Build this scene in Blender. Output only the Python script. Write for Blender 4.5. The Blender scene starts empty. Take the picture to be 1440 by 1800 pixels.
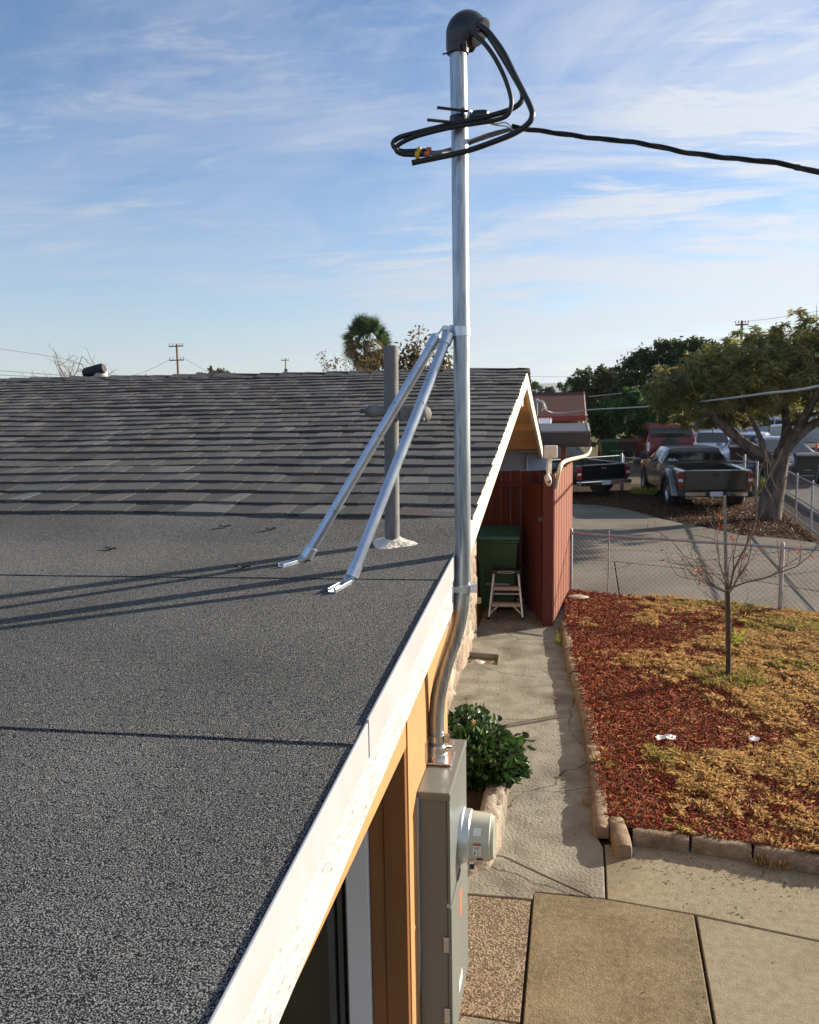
import bpy, math, random
import numpy as np
from mathutils import Vector, Matrix

# ------------------------------------------------------------------ scene, camera, light
S = bpy.context.scene
COL = S.collection
R = math.radians
cam_d = bpy.data.cameras.new("camera")
cam = bpy.data.objects.new("camera", cam_d)
COL.objects.link(cam)
S.camera = cam
cam_d.sensor_fit = 'HORIZONTAL'
cam_d.sensor_width = 36.0
cam_d.lens = 37.5
cam_d.clip_start = 0.05
cam_d.clip_end = 12000
_a, _p, _r = R(10.76), R(7.8), R(0.95)
_f = Vector((-math.sin(_a)*math.cos(_p), math.cos(_a)*math.cos(_p), -math.sin(_p)))
_rt = Vector((math.cos(_a), math.sin(_a), 0))
_up = _rt.cross(_f)
_rt2 = _rt*math.cos(_r) - _up*math.sin(_r)
_up2 = _up*math.cos(_r) + _rt*math.sin(_r)
cam.matrix_world = Matrix(((_rt2.x, _up2.x, -_f.x, 0.0), (_rt2.y, _up2.y, -_f.y, 0.0),
                           (_rt2.z, _up2.z, -_f.z, 3.0), (0, 0, 0, 1)))
S.render.resolution_x = 819
S.render.resolution_y = 1024
S.view_settings.view_transform = 'Standard'
S.view_settings.look = 'None'
S.view_settings.gamma = 1.0
S.view_settings.exposure = 1.08

SUN_AZ, SUN_EL = 34.0, 18.0          # azimuth measured from +X towards +Y
sun_dir = Vector((math.cos(R(SUN_EL))*math.cos(R(SUN_AZ)), math.cos(R(SUN_EL))*math.sin(R(SUN_AZ)), math.sin(R(SUN_EL))))
sun_d = bpy.data.lights.new("sun", 'SUN')
sun_d.energy = 4.9
sun_d.angle = R(0.53)
sun_d.color = (1.0, 0.885, 0.72)
sun = bpy.data.objects.new("sun", sun_d)
COL.objects.link(sun)
sun.rotation_euler = sun_dir.to_track_quat('Z', 'Y').to_euler()
sun.location = (30, 20, 30)

W = bpy.data.worlds.new("World")
S.world = W
W.use_nodes = True
def build_world():
    nt = W.node_tree
    nt.nodes.clear()
    N = nt.nodes.new; L = nt.links.new
    out = N('ShaderNodeOutputWorld'); bg = N('ShaderNodeBackground')
    sky = N('ShaderNodeTexSky')
    sky.sky_type = 'NISHITA'
    sky.sun_disc = False
    sky.sun_elevation = R(SUN_EL)
    sky.sun_rotation = R(90 - SUN_AZ)
    sky.air_density = 1.0; sky.dust_density = 0.25; sky.ozone_density = 3.0
    bg.inputs['Strength'].default_value = 0.073
    tc = N('ShaderNodeTexCoord')
    sep = N('ShaderNodeSeparateXYZ'); L(tc.outputs['Generated'], sep.inputs[0])
    def M(op, a, b=None, c=None):
        m = N('ShaderNodeMath'); m.operation = op
        for i, q in enumerate((a, b, c)):
            if q is None: continue
            if isinstance(q, (int, float)): m.inputs[i].default_value = q
            else: L(q, m.inputs[i])
        return m.outputs[0]
    zc = M('ADD', M('MAXIMUM', sep.outputs[2], 0.0), 0.12)
    px = M('DIVIDE', sep.outputs[0], zc); py = M('DIVIDE', sep.outputs[1], zc)
    cmb = N('ShaderNodeCombineXYZ'); L(px, cmb.inputs[0]); L(py, cmb.inputs[1])
    def noise(scale3, rot, loc, detail, rough, dist):
        mp = N('ShaderNodeMapping'); mp.inputs['Rotation'].default_value = (0, 0, rot)
        mp.inputs['Scale'].default_value = scale3; mp.inputs['Location'].default_value = loc
        L(cmb.outputs[0], mp.inputs['Vector'])
        n = N('ShaderNodeTexNoise'); n.inputs['Scale'].default_value = 1.0
        n.inputs['Detail'].default_value = detail; n.inputs['Roughness'].default_value = rough
        n.inputs['Distortion'].default_value = dist
        L(mp.outputs[0], n.inputs['Vector'])
        return n.outputs['Fac']
    def mr(v, a, b, c=0.0, d=1.0):
        m = N('ShaderNodeMapRange'); m.interpolation_type = 'SMOOTHSTEP'
        m.inputs['From Min'].default_value = a; m.inputs['From Max'].default_value = b
        m.inputs['To Min'].default_value = c; m.inputs['To Max'].default_value = d
        L(v, m.inputs['Value']); return m.outputs[0]
    veil = mr(noise((0.55, 1.1, 1), R(-28), (3.1, 1.7, 0), 9, 0.66, 0.9), 0.36, 0.64)
    streak = mr(noise((1.1, 3.4, 1), R(-24), (0.4, 5.2, 0), 10, 0.66, 0.8), 0.47, 0.70)
    fine = mr(noise((3.0, 7.5, 1), R(-18), (8.4, 2.2, 0), 8, 0.65, 0.5), 0.48, 0.76)
    patch = mr(noise((0.8, 0.8, 1), 0.3, (5.0, 0.6, 0), 3, 0.5, 0.0), 0.42, 0.62)
    # more cloud towards the sun's side of the sky
    side = mr(M('SUBTRACT', M('MULTIPLY', sep.outputs[0], 0.92), M('MULTIPLY', sep.outputs[1], -0.18)), -0.35, 0.62, 0.0, 1.0)
    m1 = M('MULTIPLY', veil, M('ADD', M('MULTIPLY', side, 0.95), 0.22))
    m2 = M('MULTIPLY', M('MULTIPLY', streak, M('ADD', M('MULTIPLY', patch, 0.7), 0.3)), M('ADD', M('MULTIPLY', side, 0.75), 0.55))
    m3 = M('MULTIPLY', M('MULTIPLY', fine, patch), M('ADD', M('MULTIPLY', side, 1.0), 0.35))
    low = mr(sep.outputs[2], 0.0, 0.30, 0.27, 0.0)
    cloud = M('MINIMUM', M('ADD', M('ADD', M('ADD', m1, m2), m3), low), 0.92)
    mix = N('ShaderNodeMix'); mix.data_type = 'RGBA'
    L(cloud, mix.inputs['Factor'])
    tint = N('ShaderNodeMix'); tint.data_type = 'RGBA'; tint.blend_type = 'MULTIPLY'
    tint.inputs['Factor'].default_value = 1.0
    L(sky.outputs[0], tint.inputs['A']); tint.inputs['B'].default_value = SKY_TINT
    L(tint.outputs['Result'], mix.inputs['A'])
    cc = N('ShaderNodeMix'); cc.data_type = 'RGBA'
    L(side, cc.inputs['Factor'])
    cc.inputs['A'].default_value = CLOUD_A; cc.inputs['B'].default_value = CLOUD_B
    L(cc.outputs['Result'], mix.inputs['B'])
    L(mix.outputs['Result'], bg.inputs['Color'])
    L(bg.outputs[0], out.inputs['Surface'])
SKY_TINT = (.96, .98, 1.08, 1)
CLOUD_A = (3.7, 4.1, 4.75, 1)
CLOUD_B = (5.5, 5.7, 6.1, 1)
build_world()

rng = np.random.default_rng(11)
random.seed(5)

# ------------------------------------------------------------------ helpers
def vn(x, y, seed=0):
    """smooth value noise in [0,1] for numpy arrays"""
    x = np.asarray(x, float); y = np.asarray(y, float)
    xi = np.floor(x).astype(np.int64); yi = np.floor(y).astype(np.int64)
    fx = x-xi; fy = y-yi
    fx = fx*fx*(3-2*fx); fy = fy*fy*(3-2*fy)
    def h(a, b):
        n = (a*374761393 + b*668265263 + seed*974634777) & 0x7fffffff
        n = ((n ^ (n >> 13))*1274126177) & 0x7fffffff
        n = (n ^ (n >> 16)) & 0xffff
        return n/65535.0
    a = h(xi, yi); b = h(xi+1, yi); c = h(xi, yi+1); d = h(xi+1, yi+1)
    return (a*(1-fx)+b*fx)*(1-fy) + (c*(1-fx)+d*fx)*fy
def fbm(x, y, seed=0, o=4):
    t = 0; a = .5; s = 0
    for i in range(o):
        t = t + a*vn(np.asarray(x)*2**i, np.asarray(y)*2**i, seed+i*7); s += a; a *= .55
    return t/s

MATS = {}
def pm(name, c1, c2=None, scale=8.0, rough=0.6, metal=0.0, bump=0.0, bscale=60.0, lo=0.35, hi=0.65, detail=6,
       stretch=(1, 1, 1), rvar=0.0, coat=0.0, spec=0.5, c3=None, c3scale=2.0, c3lo=.55, c3hi=.7, attr=None, trans=0.0, bdist=0.01, vor=False, speck=0.0, speckscale=200.0, crack=None):
    if name in MATS: return MATS[name]
    m = bpy.data.materials.new(name); m.use_nodes = True
    nt = m.node_tree; N = nt.nodes.new; L = nt.links.new
    b = nt.nodes['Principled BSDF']
    b.inputs['Roughness'].default_value = rough
    b.inputs['Metallic'].default_value = metal
    b.inputs['Specular IOR Level'].default_value = spec
    if coat: b.inputs['Coat Weight'].default_value = coat; b.inputs['Coat Roughness'].default_value = 0.06
    tc = N('ShaderNodeTexCoord')
    mp = N('ShaderNodeMapping'); mp.inputs['Scale'].default_value = stretch
    L(tc.outputs['Object'], mp.inputs['Vector'])
    def c4(c): return (c[0], c[1], c[2], 1)
    if c2 is None and not attr:
        c2 = tuple(min(1, x*1.12) for x in c1)
    if attr:
        at = N('ShaderNodeAttribute'); at.attribute_name = attr
        colout = at.outputs['Color']
    else:
        if vor:
            n = N('ShaderNodeTexVoronoi'); n.inputs['Scale'].default_value = scale
            no = n.outputs['Color']
        else:
            n = N('ShaderNodeTexNoise'); n.inputs['Scale'].default_value = scale; n.inputs['Detail'].default_value = detail
            no = n.outputs['Fac']
        L(mp.outputs[0], n.inputs['Vector'])
        cr = N('ShaderNodeValToRGB')
        cr.color_ramp.elements[0].position = lo; cr.color_ramp.elements[0].color = c4(c1)
        cr.color_ramp.elements[1].position = hi; cr.color_ramp.elements[1].color = c4(c2)
        L(no, cr.inputs['Fac']); colout = cr.outputs['Color']
        if rvar:
            mr = N('ShaderNodeMapRange')
            mr.inputs['To Min'].default_value = max(0, rough-rvar); mr.inputs['To Max'].default_value = min(1, rough+rvar)
            L(n.outputs['Fac'] if not vor else n.outputs['Distance'], mr.inputs['Value']); L(mr.outputs[0], b.inputs['Roughness'])
    if c3 is not None:
        n3 = N('ShaderNodeTexNoise'); n3.inputs['Scale'].default_value = c3scale; n3.inputs['Detail'].default_value = 5
        L(mp.outputs[0], n3.inputs['Vector'])
        r3 = N('ShaderNodeValToRGB'); r3.color_ramp.elements[0].position = c3lo; r3.color_ramp.elements[1].position = c3hi
        L(n3.outputs['Fac'], r3.inputs['Fac'])
        mx = N('ShaderNodeMix'); mx.data_type = 'RGBA'
        L(r3.outputs['Color'], mx.inputs['Factor']); L(colout, mx.inputs['A']); mx.inputs['B'].default_value = c4(c3)
        colout = mx.outputs['Result']
    if speck:
        ns = N('ShaderNodeTexNoise'); ns.inputs['Scale'].default_value = speckscale; ns.inputs['Detail'].default_value = 2
        L(mp.outputs[0], ns.inputs['Vector'])
        ms_ = N('ShaderNodeMapRange'); ms_.inputs['From Min'].default_value = .3; ms_.inputs['From Max'].default_value = .7
        ms_.inputs['To Min'].default_value = 1-speck; ms_.inputs['To Max'].default_value = 1+speck
        L(ns.outputs['Fac'], ms_.inputs['Value'])
        mm = N('ShaderNodeVectorMath'); mm.operation = 'SCALE'; L(colout, mm.inputs[0]); L(ms_.outputs[0], mm.inputs['Scale'])
        colout = mm.outputs[0]
    if crack:
        nd = N('ShaderNodeTexNoise'); nd.inputs['Scale'].default_value = crack[0]*2.5; nd.inputs['Detail'].default_value = 6; L(mp.outputs[0], nd.inputs['Vector'])
        va = N('ShaderNodeVectorMath'); va.operation = 'MULTIPLY_ADD'; va.inputs[1].default_value = (.35/crack[0], .35/crack[0], 0); L(nd.outputs['Color'], va.inputs[0]); L(mp.outputs[0], va.inputs[2])
        vc = N('ShaderNodeTexVoronoi'); vc.feature = 'DISTANCE_TO_EDGE'; vc.inputs['Scale'].default_value = crack[0]; L(va.outputs[0], vc.inputs['Vector'])
        mc = N('ShaderNodeMapRange'); mc.inputs['From Min'].default_value = crack[1]*.3; mc.inputs['From Max'].default_value = crack[1]
        mc.inputs['To Min'].default_value = crack[2]; mc.inputs['To Max'].default_value = 1.0; L(vc.outputs['Distance'], mc.inputs['Value'])
        mm = N('ShaderNodeVectorMath'); mm.operation = 'SCALE'; L(colout, mm.inputs[0]); L(mc.outputs[0], mm.inputs['Scale'])
        colout = mm.outputs[0]
    L(colout, b.inputs['Base Color'])
    if bump:
        bn = N('ShaderNodeTexNoise'); bn.inputs['Scale'].default_value = bscale; bn.inputs['Detail'].default_value = 4
        L(mp.outputs[0], bn.inputs['Vector'])
        bp = N('ShaderNodeBump'); bp.inputs['Strength'].default_value = bump; bp.inputs['Distance'].default_value = bdist
        L(bn.outputs['Fac'], bp.inputs['Height']); L(bp.outputs[0], b.inputs['Normal'])
    if trans:
        out = nt.nodes['Material Output']; tr = N('ShaderNodeBsdfTranslucent'); ms = N('ShaderNodeMixShader')
        L(colout, tr.inputs['Color']); ms.inputs[0].default_value = trans
        L(b.outputs[0], ms.inputs[1]); L(tr.outputs[0], ms.inputs[2]); L(ms.outputs[0], out.inputs['Surface'])
    MATS[name] = m
    return m

def wpos(o):
    v = Vector((0, 0, 0))
    while o is not None:
        v += o.location; o = o.parent
    return v

def tag(o, label=None, cat=None, group=None, kind=None):
    if label: o['label'] = label
    if cat: o['category'] = cat
    if group: o['group'] = group
    if kind: o['kind'] = kind
    return o

def thing(name, label, cat, loc=(0, 0, 0), rz=0.0, group=None):
    o = bpy.data.objects.new(name, None); COL.objects.link(o)
    o.empty_display_size = 0.1
    o.location = loc; o.rotation_euler = (0, 0, rz)
    return tag(o, label, cat, group)

def frame_of(d):
    d = Vector(d).normalized()
    u = Vector((0, 0, 1)) if abs(d.z) < 0.9 else Vector((1, 0, 0))
    a = u.cross(d).normalized(); b = d.cross(a).normalized()
    return a, b, d

class MB:
    def __init__(s): s.v = []; s.f = []; s.mi = []
    def add(s, vs, fs, mi=0):
        k = len(s.v); s.v += [tuple(p) for p in vs]
        for q in fs: s.f.append(tuple(i+k for i in q)); s.mi.append(mi)
        return s
    def box(s, lo, hi, mi=0):
        x0, y0, z0 = lo; x1, y1, z1 = hi
        return s.add([(x0,y0,z0),(x1,y0,z0),(x1,y1,z0),(x0,y1,z0),(x0,y0,z1),(x1,y0,z1),(x1,y1,z1),(x0,y1,z1)],
                     [(0,3,2,1),(4,5,6,7),(0,1,5,4),(1,2,6,5),(2,3,7,6),(3,0,4,7)], mi)
    def cbox(s, c, sz, rz=0.0, mi=0):
        vs = []
        for dz in (-.5, .5):
            for dx, dy in ((-.5,-.5),(.5,-.5),(.5,.5),(-.5,.5)):
                x, y = dx*sz[0], dy*sz[1]
                vs.append((c[0]+x*math.cos(rz)-y*math.sin(rz), c[1]+x*math.sin(rz)+y*math.cos(rz), c[2]+dz*sz[2]))
        return s.add(vs, [(0,3,2,1),(4,5,6,7),(0,1,5,4),(1,2,6,5),(2,3,7,6),(3,0,4,7)], mi)
    def bar(s, p, q, w, h, up=None, mi=0):
        """box beam from p to q, width w (sideways) and height h"""
        p = Vector(p); q = Vector(q); d = (q-p).normalized()
        u = Vector(up) if up else (Vector((0,0,1)) if abs(d.z) < .95 else Vector((0,1,0)))
        a = d.cross(u).normalized(); b = a.cross(d).normalized()
        vs = []
        for e in (p, q):
            for x, y in ((-.5,-.5),(.5,-.5),(.5,.5),(-.5,.5)):
                vs.append(e + a*(x*w) + b*(y*h))
        return s.add(vs, [(0,3,2,1),(4,5,6,7),(0,1,5,4),(1,2,6,5),(2,3,7,6),(3,0,4,7)], mi)
    def tube(s, pts, r, n=8, mi=0, caps=True):
        pts = [Vector(p) for p in pts]
        m = len(pts)
        rs = [r]*m if isinstance(r, (int, float)) else list(r)
        t0 = (pts[1]-pts[0]).normalized()
        a, b, _ = frame_of(t0)
        vs = []
        for i in range(m):
            if i == 0: t = (pts[1]-pts[0])
            elif i == m-1: t = (pts[-1]-pts[-2])
            else: t = (pts[i+1]-pts[i-1])
            if t.length < 1e-9: t = t0
            t = t.normalized()
            a = (a - t*a.dot(t))
            if a.length < 1e-6: a, b, _ = frame_of(t)
            a = a.normalized(); b = t.cross(a)
            for k in range(n):
                th = 2*math.pi*k/n
                vs.append(pts[i] + a*(math.cos(th)*rs[i]) + b*(math.sin(th)*rs[i]))
        fs = []
        for i in range(m-1):
            for k in range(n):
                k2 = (k+1) % n
                fs.append((i*n+k, i*n+k2, (i+1)*n+k2, (i+1)*n+k))
        if caps:
            fs.append(tuple(range(n-1, -1, -1))); fs.append(tuple(range((m-1)*n, m*n)))
        return s.add(vs, fs, mi)
    def lathe(s, prof, o, axis=(0, 0, 1), n=16, mi=0):
        a, b, d = frame_of(axis); o = Vector(o)
        vs = []
        for r, h in prof:
            for k in range(n):
                th = 2*math.pi*k/n
                vs.append(o + d*h + a*(r*math.cos(th)) + b*(r*math.sin(th)))
        fs = []
        for i in range(len(prof)-1):
            for k in range(n):
                k2 = (k+1) % n
                fs.append((i*n+k, i*n+k2, (i+1)*n+k2, (i+1)*n+k))
        if prof[0][0] > 1e-6: fs.append(tuple(range(n-1, -1, -1)))
        if prof[-1][0] > 1e-6: fs.append(tuple(range((len(prof)-1)*n, len(prof)*n)))
        return s.add(vs, fs, mi)
    def prism(s, poly, vec, mi=0):
        """3D polygon extruded along vec"""
        n = len(poly); vec = Vector(vec)
        vs = [Vector(p) for p in poly] + [Vector(p)+vec for p in poly]
        fs = [tuple(range(n-1, -1, -1)), tuple(range(n, 2*n))] + [(i, (i+1) % n, n+(i+1) % n, n+i) for i in range(n)]
        return s.add(vs, fs, mi)
    def slab(s, poly2, z0, z1, mi=0):
        return s.prism([(x, y, z0) for x, y in poly2], (0, 0, z1-z0), mi)
    def mesh(s, name):
        me = bpy.data.meshes.new(name)
        me.from_pydata([tuple(p) for p in s.v], [], s.f)
        return me
    def build(s, name, mat, parent=None, smooth=False, bevel=0.0, local=False, seg=2, angle=40, normals=True):
        if parent is not None and not local:
            w = wpos(parent)
            s.v = [(p[0]-w.x, p[1]-w.y, p[2]-w.z) for p in s.v]
        me = s.mesh(name)
        mats = mat if isinstance(mat, (list, tuple)) else [mat]
        for m in mats: me.materials.append(m)
        if len(mats) > 1: me.polygons.foreach_set('material_index', s.mi)
        if normals:
            import bmesh
            bm = bmesh.new(); bm.from_mesh(me); bmesh.ops.recalc_face_normals(bm, faces=bm.faces); bm.to_mesh(me); bm.free()
        o = bpy.data.objects.new(name, me); COL.objects.link(o)
        if parent is not None: o.parent = parent
        if smooth:
            me.polygons.foreach_set('use_smooth', [True]*len(me.polygons))
            try: me.set_sharp_from_angle(angle=R(angle))
            except Exception: pass
        if bevel:
            bv = o.modifiers.new('bevel', 'BEVEL'); bv.width = bevel; bv.segments = seg; bv.limit_method = 'ANGLE'; bv.angle_limit = R(35)
        return o

def np_mesh(name, V, F, mat, parent=None, col=None, smooth=False):
    """V (n,3) F (m,k) numpy; col (n,3) per-vertex colour attribute 'tint'"""
    if parent is not None:
        w = wpos(parent); V = V - np.array([w.x, w.y, w.z])
    me = bpy.data.meshes.new(name)
    n, k = len(V), F.shape[1]
    me.vertices.add(n); me.vertices.foreach_set('co', np.ascontiguousarray(V, dtype=np.float32).ravel())
    me.loops.add(F.size); me.loops.foreach_set('vertex_index', np.ascontiguousarray(F, dtype=np.int32).ravel())
    me.polygons.add(len(F)); me.polygons.foreach_set('loop_start', np.arange(0, F.size, k, dtype=np.int32))
    me.polygons.foreach_set('loop_total', np.full(len(F), k, dtype=np.int32))
    me.polygons.foreach_set('use_smooth', np.full(len(F), bool(smooth)))
    me.update(calc_edges=True)
    if col is not None:
        at = me.attributes.new('tint', 'FLOAT_COLOR', 'POINT')
        c = np.ones((n, 4), np.float32); c[:, :3] = col
        at.data.foreach_set('color', c.ravel())
    me.materials.append(mat)
    o = bpy.data.objects.new(name, me); COL.objects.link(o)
    if parent is not None: o.parent = parent
    return o

def leaf_mesh(name, P, length, width, mat, parent=None, cols=None, up=0.3, dirs=None, droop=0.0, oval=False):
    """many pointed leaves at points P; each one a folded rhombus of two triangles pairs (quad)"""
    n = len(P)
    d = rng.normal(size=(n, 3)) if dirs is None else dirs + rng.normal(size=(n, 3))*0.35
    d[:, 2] += up
    d /= np.linalg.norm(d, axis=1)[:, None]
    t = rng.normal(size=(n, 3)); s = np.cross(d, t); s /= np.linalg.norm(s, axis=1)[:, None]
    nn = np.cross(s, d)
    l = (length*rng.uniform(.65, 1.3, n))[:, None]; w = (width*rng.uniform(.7, 1.25, n))[:, None]
    if oval:      # broad six-cornered blade, folded along its midrib and bent down at the tip
        V = np.empty((n, 6, 3)); q = rng.uniform(-.1, .35, n)[:, None]
        V[:, 0] = P; V[:, 3] = P + d*l - nn*l*q*.5
        V[:, 1] = P + d*l*.28 + s*w*.5 + nn*w*.14; V[:, 5] = P + d*l*.28 - s*w*.5 + nn*w*.14
        V[:, 2] = P + d*l*.70 + s*w*.42 + nn*(w*.10-l*q*.2); V[:, 4] = P + d*l*.70 - s*w*.42 + nn*(w*.10-l*q*.2)
        V[:, 2:5, 2] -= droop*l*.6
        b = np.arange(n)[:, None]*6
        F = np.concatenate([b+np.array([[0, 1, 2, 3]]), b+np.array([[0, 3, 4, 5]])])
        return np_mesh(name, V.reshape(-1, 3), F, mat, parent, None if cols is None else np.repeat(cols, 6, axis=0))
    V = np.empty((n, 4, 3))
    V[:, 0] = P
    V[:, 1] = P + d*l*.45 + s*w*.5 + nn*w*.15
    V[:, 2] = P + d*l; V[:, 2, 2] -= droop*l[:, 0]
    V[:, 3] = P + d*l*.45 - s*w*.5 + nn*w*.15
    F = np.arange(4*n).reshape(n, 4)
    c = None if cols is None else np.repeat(cols, 4, axis=0)
    return np_mesh(name, V.reshape(-1, 3), F, mat, parent, c)

def pick_cols(n, palette, weights=None, jit=0.25):
    pal = np.array(palette, float)
    i = rng.choice(len(pal), n, p=None if weights is None else np.array(weights)/np.sum(weights))
    return np.clip(pal[i]*rng.uniform(1-jit, 1+jit, (n, 1)), 0, 1)

def ell_points(c, r, n, shell=0.55):
    u = rng.normal(size=(n, 3)); u /= np.linalg.norm(u, axis=1)[:, None]
    rad = rng.uniform(shell**3, 1, n)**(1/3)
    return np.array(c) + u*rad[:, None]*np.array(r)

def boolean_cut(o, cutters):
    for c in cutters:
        m = o.modifiers.new('cut', 'BOOLEAN'); m.object = c; m.operation = 'DIFFERENCE'; m.solver = 'EXACT'
    bpy.context.view_layer.update()
    dg = bpy.context.evaluated_depsgraph_get()
    me = bpy.data.meshes.new_from_object(o.evaluated_get(dg))
    o.modifiers.clear()
    old = o.data; o.data = me
    for c in cutters:
        cm = c.data; bpy.data.objects.remove(c); bpy.data.meshes.remove(cm)
    bpy.data.meshes.remove(old)

# ------------------------------------------------------------------ materials
M_cap = pm('granule_cap_sheet', (0.006, 0.009, 0.017), (0.30, 0.292, 0.27), 340, 0.95, bump=1.0, bscale=340, speck=.22, speckscale=1.3, lo=.455, hi=.66, detail=3, spec=.2, bdist=.006)
M_shin = pm('shingle_granules', (0.1, 0.1, 0.1), rough=0.95, speck=.45, speckscale=170, bump=0.7, bscale=260, spec=.2, attr='tint', bdist=.004)
M_white = pm('white_metal_trim', (0.40, 0.40, 0.41), (0.36, 0.36, 0.37), 6, 0.45)
M_peel = pm('peeling_white_paint', (0.50, 0.50, 0.50), (0.38, 0.375, 0.37), 16, 0.6, bump=0.8, bscale=70, stretch=(1, .45, 1.3), c3=(0.26, 0.235, 0.20), c3scale=75, c3lo=.62, c3hi=.68)
M_cream = pm('cream_painted_wood', (0.62, 0.57, 0.45), (0.56, 0.51, 0.4), 4, 0.6, bump=.2, bscale=30)
M_tan = pm('tan_soffit_wood', (0.62, 0.45, 0.25), (0.54, 0.38, 0.2), 5, 0.7, stretch=(1, 6, 1), bump=.2)
M_orange = pm('orange_house_paint', (0.47, 0.24, 0.092), (0.42, 0.21, 0.08), 3, 0.6, bump=.25, bscale=90, bdist=.004)
M_orshade = pm('shaded_orange_paint', (0.21, 0.082, 0.022), (0.17, 0.066, 0.018), 3, 0.5, stretch=(4, 4, .6), bump=.15, bscale=40, c3=(.22, .1, .04), c3scale=14, c3lo=.68, c3hi=.74)  # shaded tone of the orange paint, the shade put into the colour
M_casing = pm('white_door_casing', (0.62, 0.62, 0.66), (0.56, 0.56, 0.6), 4, 0.4)
M_dark = pm('dark_door_interior', (0.020, 0.019, 0.010), (0.035, 0.03, 0.016), 3, 0.25)
M_greyfr = pm('dark_grey_frame', (0.05, 0.052, 0.055), (0.07, 0.07, 0.075), 6, 0.4)
M_galv = pm('galvanised_steel', (0.27, 0.31, 0.36), (0.46, 0.50, 0.54), 9, 0.38, 0.88, rvar=.14, stretch=(6, 6, .5), lo=.3, hi=.7, c3=(.20, .23, .27), c3scale=17, c3lo=.52, c3hi=.70)
M_zinc = pm('bright_zinc', (0.48, 0.54, 0.62), (0.62, 0.67, 0.72), 20, 0.32, 0.85, rvar=.1)
M_oldpipe = pm('weathered_grey_pipe', (0.125, 0.122, 0.118), (0.21, 0.205, 0.20), 12, 0.75, 0.1, stretch=(1, 1, .25), bump=.3, bscale=60, c3=(.07, .065, .06), c3scale=9)
M_mastic = pm('white_mastic', (0.66, 0.62, 0.55), (0.5, 0.46, 0.40), 30, 0.8, bump=.8, bscale=40, bdist=.02)
M_black = pm('black_insulation', (0.008, 0.008, 0.009), (0.012, 0.012, 0.013), 10, 0.38)
M_blackpl = pm('black_plastic', (0.018, 0.019, 0.024), (0.030, 0.032, 0.038), 12, 0.36, bump=.1)
M_box = pm('grey_enamel_cabinet', (0.155, 0.170, 0.156), (0.14, 0.154, 0.142), 3, 0.38, coat=.15)
M_beige = pm('beige_meter_plastic', (0.50, 0.49, 0.39), (0.47, 0.46, 0.365), 3, 0.25, coat=.6)
M_steel = pm('stainless_steel', (0.62, 0.58, 0.55), (0.7, 0.67, 0.64), 25, 0.25, 1.0, rvar=.1)
M_sealring = pm('aluminium_ring', (0.6, 0.63, 0.68), (0.66, 0.7, 0.74), 8, 0.35, .8)
M_stone = pm('stone_veneer', (0.3, 0.3, 0.3), rough=0.85, bump=.6, bscale=55, attr='tint', bdist=.02)
M_conc = pm('worn_concrete', (0.205, 0.185, 0.145), (0.325, 0.30, 0.245), 5.5, 0.95, bump=.7, bscale=45, lo=.3, hi=.7, detail=12, c3=(.125, .108, .082), c3scale=1.9, c3lo=.50, c3hi=.74, bdist=.012, spec=.12, speck=.16, speckscale=90, crack=(.75, .006, .45))
M_slabA = pm('brown_patio_concrete', (0.145, 0.112, 0.064), (0.225, 0.18, 0.112), 26, 0.9, bump=.45, bscale=110, lo=.35, hi=.7, detail=9, c3=(.27, .22, .14), c3scale=2.4, c3lo=.42, c3hi=.78, bdist=.008, spec=.15, speck=.28, speckscale=130)
M_slabB = pm('pale_patio_concrete', (0.245, 0.205, 0.135), (0.31, 0.265, 0.185), 20, 0.9, bump=.4, bscale=110, lo=.35, hi=.65, detail=9, c3=(.185, .15, .094), c3scale=1.5, c3lo=.48, c3hi=.75, bdist=.008, spec=.15, speck=.18, speckscale=130)
M_gravel = pm('exposed_aggregate', (0.13, 0.095, 0.062), (0.34, 0.265, 0.185), 95, 0.9, bump=1.0, bscale=80, lo=.3, hi=.7, vor=True, bdist=.02, spec=.2)
M_drive = pm('driveway_concrete', (0.165, 0.148, 0.118), (0.215, 0.193, 0.158), 1.2, 0.95, bump=.4, bscale=30, detail=10, c3=(.10, .088, .072), c3scale=.6, c3lo=.48, c3hi=.72, spec=.1, speck=.12, speckscale=40, crack=(.22, .004, .5))
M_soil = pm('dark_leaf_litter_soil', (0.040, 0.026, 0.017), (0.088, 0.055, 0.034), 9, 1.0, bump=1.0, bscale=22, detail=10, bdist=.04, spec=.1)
M_ground = pm('dry_ground', (0.16, 0.132, 0.08), (0.11, 0.105, 0.055), .35, 1.0, bump=.5, bscale=6, detail=10, bdist=.05, spec=.05)
M_asph = pm('asphalt', (0.055, 0.053, 0.053), (0.075, 0.072, 0.071), 2.0, 0.95, bump=.4, bscale=40, detail=9, spec=.12)
M_brick = pm('tan_edging_concrete', (0.19, 0.138, 0.09), (0.28, 0.208, 0.14), 14, 0.95, spec=.15, speck=.2, speckscale=90, bump=.6, bscale=60, detail=8, c3=(.085, .065, .045), c3scale=5, c3lo=.55, c3hi=.75)
M_red = pm('red_stain_shaded', (0.125, 0.021, 0.014), (0.085, 0.015, 0.011), 5, 0.75, stretch=(6, 6, .5), bump=.3, bscale=30, c3=(.07, .02, .014), c3scale=7, c3lo=.62, c3hi=.72)  # red fence stain, darkened in the colour for the shaded faces
M_redlit = pm('red_stain_sunlit', (0.25, 0.078, 0.038), (0.18, 0.052, 0.027), 5, 0.8, stretch=(6, 6, .5), bump=.3, bscale=30)  # same red fence stain, sunlight painted in as a lighter orange tone
M_paleblue = pm('pale_blue_wall_paint', (0.30, 0.44, 0.66), (0.27, 0.40, 0.61), 3, 0.7)
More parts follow.
